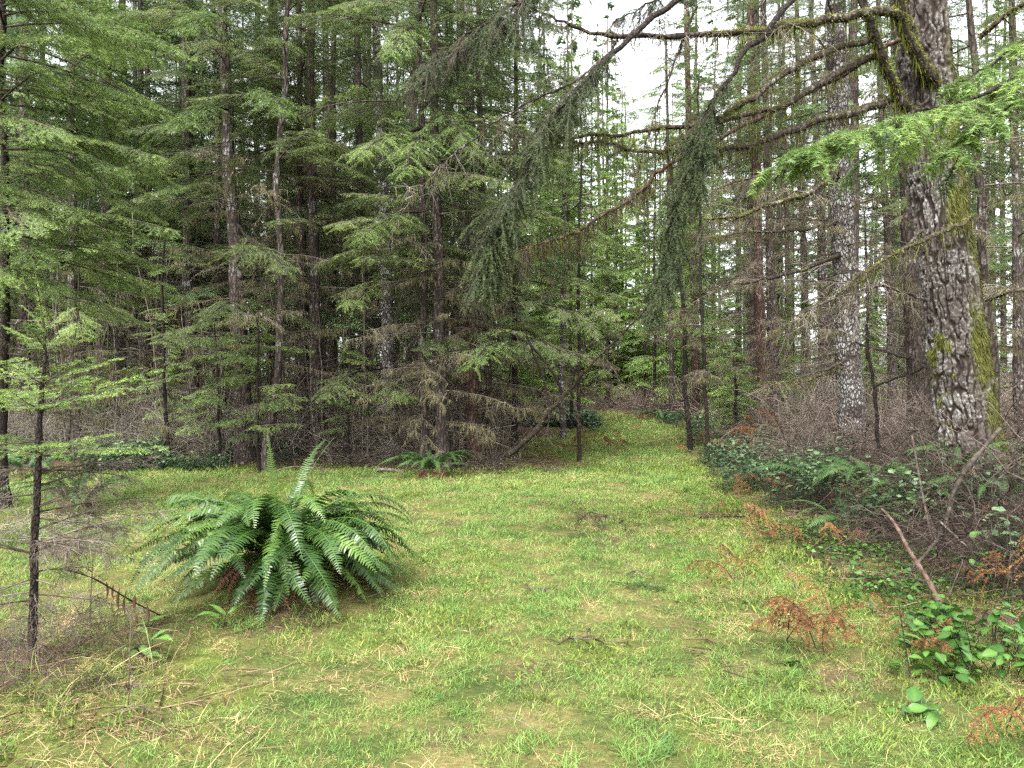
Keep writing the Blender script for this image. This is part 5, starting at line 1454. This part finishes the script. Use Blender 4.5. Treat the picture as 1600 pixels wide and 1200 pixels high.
def ground_leaves():
    def clump(seed, mat, n=18, h=.30, s=.05):
        r = np.random.default_rng(seed)
        c = np.stack([r.uniform(-.16, .16, n), r.uniform(-.16, .16, n), r.uniform(.02, h, n)], 1)
        a = r.uniform(0, 2 * PI, n); e = np.stack([np.cos(a), np.sin(a), r.normal(-.1, .25, n)], 1)
        f = np.stack([-np.sin(a), np.cos(a), r.normal(0, .3, n)], 1); L = s * r.uniform(.6, 1.2, n)[:, None]
        V = np.stack([c - e * L * .6, c - f * L * .42 - e * L * .1, c + e * L * .7 - [0, 0, .006], c + f * L * .42 - e * L * .1], 1).reshape(-1, 3)
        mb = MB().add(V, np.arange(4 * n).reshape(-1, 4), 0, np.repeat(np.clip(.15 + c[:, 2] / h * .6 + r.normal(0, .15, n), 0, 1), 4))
        st = np.stack([c * [1, 1, 0], c * [1, 1, .6] + r.normal(0, .01, c.shape), c], 1)
        v, q = tubes(st, np.full((n, 3), .0016), 3); mb.add(v, q, 0, .1)
        return mb.mesh('leaf_clump', M[mat])
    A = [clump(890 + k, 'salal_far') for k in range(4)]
    def right(x, y):
        sd = poly_sd(x, y, GRASS_POLY)
        k = smooth(.1, -.4, sd) * smooth(2.6, .9, -sd) * smooth(8.8, 9.8, y) * smooth(34, 28, y) * (x > 2)
        return np.clip(k * smooth(.30, .6, vnoise(x, y, 1.0, 61) + .12 * (y < 15)) , 0, 1) * np.where(y > 16, .6, 1.0)
    p1 = points_in(5200, 2.4, 9.5, 8.8, 34, right)
    def left(x, y): return smooth(-4.2, -5.4, x) * smooth(13.0, 14.0, y + .2 * x + 1.4) * smooth(19, 16.5, y) * smooth(.38, .62, vnoise(x, y, .8, 62)) * (poly_sd(x, y, GRASS_POLY) < .15)
    p2 = points_in(7500, -12.5, -4, 12.6, 19, left)
    def pe(x, y): return smooth(-.3, -.7, poly_sd(x, y, GRASS_POLY)) * (x < 3.4) * .8
    p3 = points_in(1300, .5, 3.2, 27, 36, pe)
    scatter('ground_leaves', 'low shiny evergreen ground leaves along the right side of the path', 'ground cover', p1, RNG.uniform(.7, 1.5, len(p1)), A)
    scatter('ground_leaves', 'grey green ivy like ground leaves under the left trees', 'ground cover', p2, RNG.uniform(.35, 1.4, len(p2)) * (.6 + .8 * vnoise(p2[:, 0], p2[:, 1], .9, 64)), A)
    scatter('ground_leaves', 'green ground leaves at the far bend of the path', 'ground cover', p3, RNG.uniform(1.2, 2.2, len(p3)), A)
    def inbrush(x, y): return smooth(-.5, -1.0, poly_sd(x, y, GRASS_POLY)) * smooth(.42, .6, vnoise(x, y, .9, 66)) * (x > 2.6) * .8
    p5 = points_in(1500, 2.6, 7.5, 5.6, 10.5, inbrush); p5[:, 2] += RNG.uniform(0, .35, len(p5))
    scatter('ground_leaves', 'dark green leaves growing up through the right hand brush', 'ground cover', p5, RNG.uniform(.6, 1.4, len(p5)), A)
    # leaf like weeds and mossy sprigs between the brush and the turf
    B = [clump(905 + k, 'salal', 9, .09, .035) for k in range(3)]
    def near(x, y):
        sd = poly_sd(x, y, GRASS_POLY)
        return smooth(.5, -.1, sd) * smooth(-2.2, -.5, sd) * (x > 1.5) * (y < 9) * .6 * smooth(.35, .65, vnoise(x, y, .5, 63))
    p4 = points_in(3200, 1.8, 5, 3.2, 9, near)
    scatter('small_leaves', 'small green leaves sprinkled over the mossy soil at right', 'ground cover', p4, RNG.uniform(.6, 1.2, len(p4)), B)
ground_leaves()

# ------------------------------------------------------------------ bramble and dead brush at right
def tangle(seed, n=46, m=300, R=.55, H=1.0, mat='cane', rad=.0042, name='canes'):
    r = np.random.default_rng(seed)
    a = r.uniform(0, 2 * PI, n); rr = R * np.sqrt(r.random(n))
    b = np.stack([rr * np.cos(a), rr * np.sin(a), r.uniform(-.05, .25 * H, n)], 1)
    d = np.stack([r.normal(0, .8, n), r.normal(0, .8, n), r.uniform(.2, 1.3, n)], 1)
    pt = sprout(b, d, H * r.uniform(.7, 1.6, n), 9, r.uniform(.15, .7, n), .07, r)
    pt[..., 2] = np.maximum(pt[..., 2], -.03)
    v, q = tubes(pt, rad * r.uniform(.6, 1.7, n)[:, None] * np.linspace(1, .35, 9)[None], 4)
    mb = MB().add(v, q, 0, np.repeat(r.uniform(0, 1, n), 36))
    idx = r.integers(0, n, m); sb, st = on_poly(pt, idx, r.uniform(.1, 1, m))
    p2 = sprout(sb, st * .4 + r.normal(0, .6, st.shape), r.uniform(.12, .5, m) * H, 6, .3, .09, r)
    v, q = tubes(p2, rad * .42 * np.linspace(1, .4, 6)[None].repeat(m, 0), 3); mb.add(v, q, 0, np.repeat(r.uniform(0, 1, m), 18))
    i3 = r.integers(0, m, m * 2); sb, st = on_poly(p2, i3, r.uniform(.2, 1, m * 2))
    p3 = sprout(sb, st * .5 + r.normal(0, .6, st.shape), r.uniform(.06, .2, m * 2) * H, 4, .2, .08, r)
    v, q = tubes(p3, rad * .27 * np.linspace(1, .5, 4)[None].repeat(m * 2, 0), 3); mb.add(v, q, 0, np.repeat(r.uniform(.2, 1, m * 2), 12))
    return mb.mesh(name, M[mat])
TG = [tangle(1000 + k) for k in range(4)]
TP = [tangle(1010 + k, mat='pink_twig', n=34, m=260, rad=.005) for k in range(3)]
TD = [tangle(1020 + k, mat='dead_twig', n=40, m=280, H=.9) for k in range(3)]
def bush(px, d, s, ms, label, group, lift=0.0, sz=1.0):
    g = G(px, d); g[2] += lift
    root = thing('bramble_bush', label, 'bramble', g, group)
    link('canes', ms[RNG.integers(0, len(ms))], root, (0, 0, 0), (0, 0, RNG.uniform(0, 2 * PI)), (s, s, s * sz))
GB = 'bare brambles in front of the big mossy fir'
for (px, d, s, sz) in ((1600, 5.9, 1.15, .95), (1540, 6.3, 1.0, .9), (1480, 6.9, 1.0, .85), (1420, 7.1, .9, .75), (1360, 7.5, .8, .6), (1640, 6.8, 1.3, 1.1), (1570, 7.3, 1.2, 1.0), (1500, 7.7, 1.0, .85),
                       (1420, 8.6, 1.0, .8), (1350, 9.0, 1.0, .8), (1290, 9.4, .9, .7), (1600, 8.0, 1.2, 1.0), (1310, 8.4, .8, .6), (1660, 5.4, 1.0, .9), (1450, 9.2, 1.2, 1.05), (1540, 9.0, 1.3, 1.1), (1380, 9.6, 1.1, .95), (1600, 9.4, 1.4, 1.2), (1500, 6.2, .8, .7), (1570, 6.6, 1.1, 1.0), (1440, 7.9, 1.0, .9)):
    bush(px, d, s, TG, 'reddish brown bare bramble tangle in front of the big mossy fir', GB, 0, sz)
GB2 = 'bare shrubs around the pale cracked trunk'
for (px, d, s) in ((1290, 12, 1.3), (1345, 11.4, 1.2), (1390, 10.8, 1.2), (1255, 13.5, 1.3), (1215, 16, 1.5), (1320, 14.5, 1.5), (1410, 13, 1.4), (1180, 19, 1.5), (1560, 11, 1.5), (1610, 12, 1.6)):
    bush(px, d, s, TP, 'pinkish bare shrub by the foot of the pale cracked trunk', GB2)
GB3 = 'dead twig heaps along the back edge of the grass'
for (px, d, s) in ((520, 14.6, 1.0), (575, 14.5, .9), (630, 14.3, .9), (740, 14.0, .9), (775, 13.9, .8), (460, 15, 1.0), (560, 15.2, 1.2), (700, 14.9, 1.2), (640, 15.4, 1.3), (500, 15.8, 1.4)):
    bush(px, d, s, TD, 'grey dead twig heap at the foot of the trees behind the grass', GB3, 0, .75)
bush(60, 4.35, .42, TD, 'dry twigs around the foot of the left sapling', None)
bush(150, 4.15, .34, TG, 'low red brown twigs right of the sapling foot', None)
bush(15, 3.6, .30, TG, 'dry twigs at the lower left edge', None)
bush(30, 7.6, .8, TD, 'tall dead twigs at the left edge behind the sapling', None)
bush(120, 6.9, .55, TD, 'thin dead twigs in the grass behind the sapling', None)
for (px, d, sz_) in ((40, 3.85, .30), (5, 4.2, .30), (150, 3.75, .20), (215, 4.0, .18)):
    bush(px, d, sz_, TG, 'small heap of dry dead twigs in the straw around the left sapling', 'dry twig heaps around the left sapling')
bush(870, 13.4, .5, TG, 'low dark twig pile at the right corner of the back edge', None, 0, .5)

# ------------------------------------------------------------------ fallen wood and debris
def stick(ctrl, label, mat='dead_twig', name='fallen_branch', sides=8, seed=0, twigs=None, lift=.0, cat='branch'):
    """path given by (px, depth, height above ground, radius)"""
    a = []
    for (px, d, h, r_) in ctrl:
        g = G(px, d); a.append([g[0], g[1], g[2] + h + lift, r_])
    s = catmull(np.array(a), 36); base = s[0, :3].copy()
    root = thing(name, label, cat, base)
    pts = s[:, :3] - base
    link('stem', limb_mesh(pts, np.maximum(s[:, 3], .0012), mat, 'stem', sides, seed), root)
    if twigs: link('twigs', dead_twigs_on(pts, seed + 7, **dict(dict(mats=(mat, 'lichen'), lichen=0, name='twigs'), **twigs)), root)
    return root
stick([(1378, 7.0, .36, .010), (1398, 6.5, .33, .014), (1422, 6.0, .22, .016), (1446, 5.6, .14, .018), (1472, 5.25, .015, .019)], 'pinkish fallen branch with wet bark leaning out of the brush', 'wet_stick', seed=1)
stick([(1562, 7.4, .95, .022), (1500, 6.9, .62, .020), (1474, 6.4, .30, .018), (1440, 6.15, .12, .015), (1400, 6.0, .03, .010), (1330, 5.9, .03, .006)], 'smooth grey curved stem arching down through the brush', 'dead_twig', seed=2, twigs=dict(n=14, ll=.4))
stick([(1470, 6.4, .35, .010), (1520, 6.0, .22, .008), (1590, 5.6, .10, .005)], 'thin grey stem crossing the brush floor to the right', 'dead_twig', seed=3)
stick([(1425, 7.6, .95, .010), (1440, 6.9, .55, .010), (1455, 6.5, .2, .010)], 'thin dark upright stem in front of the brush', 'cane', seed=4)
stick([(1230, 8.9, .03, .014), (1290, 8.7, .03, .016), (1340, 8.6, .03, .012)], 'dark straight stick lying at the edge of the brush', 'cane', seed=5)
stick([(584, 13.5, .05, .03), (606, 13.45, .06, .034), (632, 13.3, .03, .03)], 'short white lichen covered stick at the back edge of the grass', 'dead_twig', seed=6)
stick([(424, 13.2, .03, .012), (450, 13.0, .14, .012), (475, 12.9, .16, .008), (520, 12.9, .10, .005)], 'bent reddish stick behind the big fern', 'wet_stick', seed=7, twigs=dict(n=10, ll=.5))
stick([(720, 13.3, .03, .010), (770, 13.2, .03, .010), (830, 13.3, .03, .006)], 'thin dark stick lying along the back edge of the grass', 'cane', seed=8)
stick([(104, 4.45, .42, .0035), (150, 4.6, .33, .0045), (205, 4.75, .17, .005), (258, 4.9, .02, .005)], 'bare dark bent stalk leaning over left of the fern', 'cane', seed=9)
stick([(905, 8.05, .03, .006), (920, 8.0, .16, .005), (950, 7.9, .14, .004), (985, 7.7, .05, .002)], 'small arched heap of dark twigs in the middle of the grass', 'cane', seed=10, twigs=dict(n=26, ll=.28, down=.1))
stick([(875, 4.62, .02, .004), (915, 4.55, .035, .004), (975, 4.5, .03, .0025)], 'dark fallen twig with side shoots on the grass, nearest the camera', 'cane', seed=11, twigs=dict(n=12, ll=.18, down=0))
stick([(975, 5.95, .03, .004), (995, 6.0, .06, .004), (1022, 5.9, .03, .002)], 'short curved dark twig on the turf behind the green sprig', 'cane', seed=12, twigs=dict(n=5, ll=.12, down=0))
stick([(820, 5.7, .02, .004), (845, 5.65, .03, .004), (870, 5.5, .02, .002)], 'dark twig with a few needles on the turf left of the green sprig', 'cane', seed=13, twigs=dict(n=9, ll=.14, down=0))
stick([(1075, 8.6, .02, .008), (1120, 8.5, .03, .008), (1190, 8.6, .02, .004)], 'dark twig lying on bare soil at the turf edge', 'cane', seed=14, twigs=dict(n=20, ll=.3, down=.1))
stick([(1208, 6.6, .02, .004), (1235, 5.8, .10, .004), (1250, 5.3, .03, .002)], 'pale straw coloured stalk behind the collapsed bracken', 'pink_twig', seed=15)
stick([(1424, 4.05, -.02, .004), (1414, 4.08, .18, .004), (1404, 4.1, .40, .003)], 'thin black dead stem standing in the moss at right', 'cane', seed=16)
stick([(1250, 4.75, -.02, .0035), (1248, 4.75, .14, .003)], 'short black stub standing in the collapsed bracken', 'cane', seed=17)
stick([(200, 3.55, -.02, .003), (202, 3.55, .22, .003), (205, 3.6, .45, .0015)], 'thin dead weed stalk rising from the lower left grass', 'cane', seed=18, twigs=dict(n=6, ll=.12))
stick([(140, 4.9, .0, .003), (143, 4.9, .25, .003), (146, 4.9, .5, .0015)], 'tall thin dead stalk right of the sapling stem', 'cane', seed=19, twigs=dict(n=8, ll=.2))
stick([(770, 3.45, .02, .002), (800, 3.4, .05, .002), (850, 3.3, .02, .0015)], 'thin pale stalk lying in the foreground grass', 'pink_twig', seed=20)

def withered_leaves():
    g = G(205, 4.75)
    root = thing('withered_leaves', 'row of curled brown dead leaves hanging from the bent stalk', 'dead leaf', g)
    lm = leaf_mesh(880, .13, .022, 'leaf', 'dead_frond', .9, .1)
    for (px, h, s) in ((163, .30, .9), (175, .28, .8), (185, .26, 1.1), (195, .24, 1.2), (208, .215, .9), (209, .10, 1.0), (226, .16, 1.1)):
        x = (px - 800) / F * 4.7
        link('leaf', lm, root, (x - g[0], -.03, h), (RNG.normal(0, .3), math.radians(88), RNG.uniform(0, 6)), s)
withered_leaves()

def green_sprig(px, d, az, s, label, ms=SPRIG_D):
    g = G(px, d); g[2] += .035
    root = thing('fallen_sprig', label, 'sprig', g)
    link('sprig', ms[RNG.integers(0, len(ms))], root, (0, 0, 0), (RNG.normal(0, .15), .04, math.radians(az)), s)
DARKSPRIG = [bough_mesh(430 + k, L=.6, nl=6, ns=3, droop=.05, hang=.1, spacing=.003, bare=.3, rise=.05, mats=('twig', 'needle_dark'), name='sprig', r0=.005) for k in range(2)]
green_sprig(950, 5.75, -25, .72, 'dark green fallen fir sprig lying on the open turf', DARKSPRIG)
green_sprig(1008, 5.2, -40, .35, 'tiny dark green sprig just in front of the larger fallen sprig', DARKSPRIG)
green_sprig(965, 12.9, 10, 1.0, 'dark fallen fir sprig farther up the grass toward the path', DARKSPRIG)
green_sprig(930, 7.6, 200, .55, 'dark sprig in front of the arched twig heap', DARKSPRIG)

def tall_grass():
    tg = [blade_tuft(18, .07, .34, .0045, .5, M['tall_grass'], 180 + k, 'tall_grass_tuft', (.0, .9), .8) for k in range(3)]
    def dens(x, y):
        k = np.exp(-(((x + 2.2) / .65) ** 2 + ((y - 3.35) / .4) ** 2)) + .5 * np.exp(-(((x + 1.4) / .5) ** 2 + ((y - 2.95) / .3) ** 2))
        k += .6 * np.exp(-(((x - 2.9) / .35) ** 2 + ((y - 4.0) / .2) ** 2)) + .35 * np.exp(-(((x - 1.9) / .3) ** 2 + ((y - 4.7) / .2) ** 2))
        return np.clip(k, 0, 1)
    p = points_in(620, -3.2, 3.4, 2.6, 5, dens)
    scatter('tall_grass', 'long pale grass blades bending over at the lower left', 'grass', p, RNG.uniform(.35, .9, len(p)), tg, .25)
tall_grass()
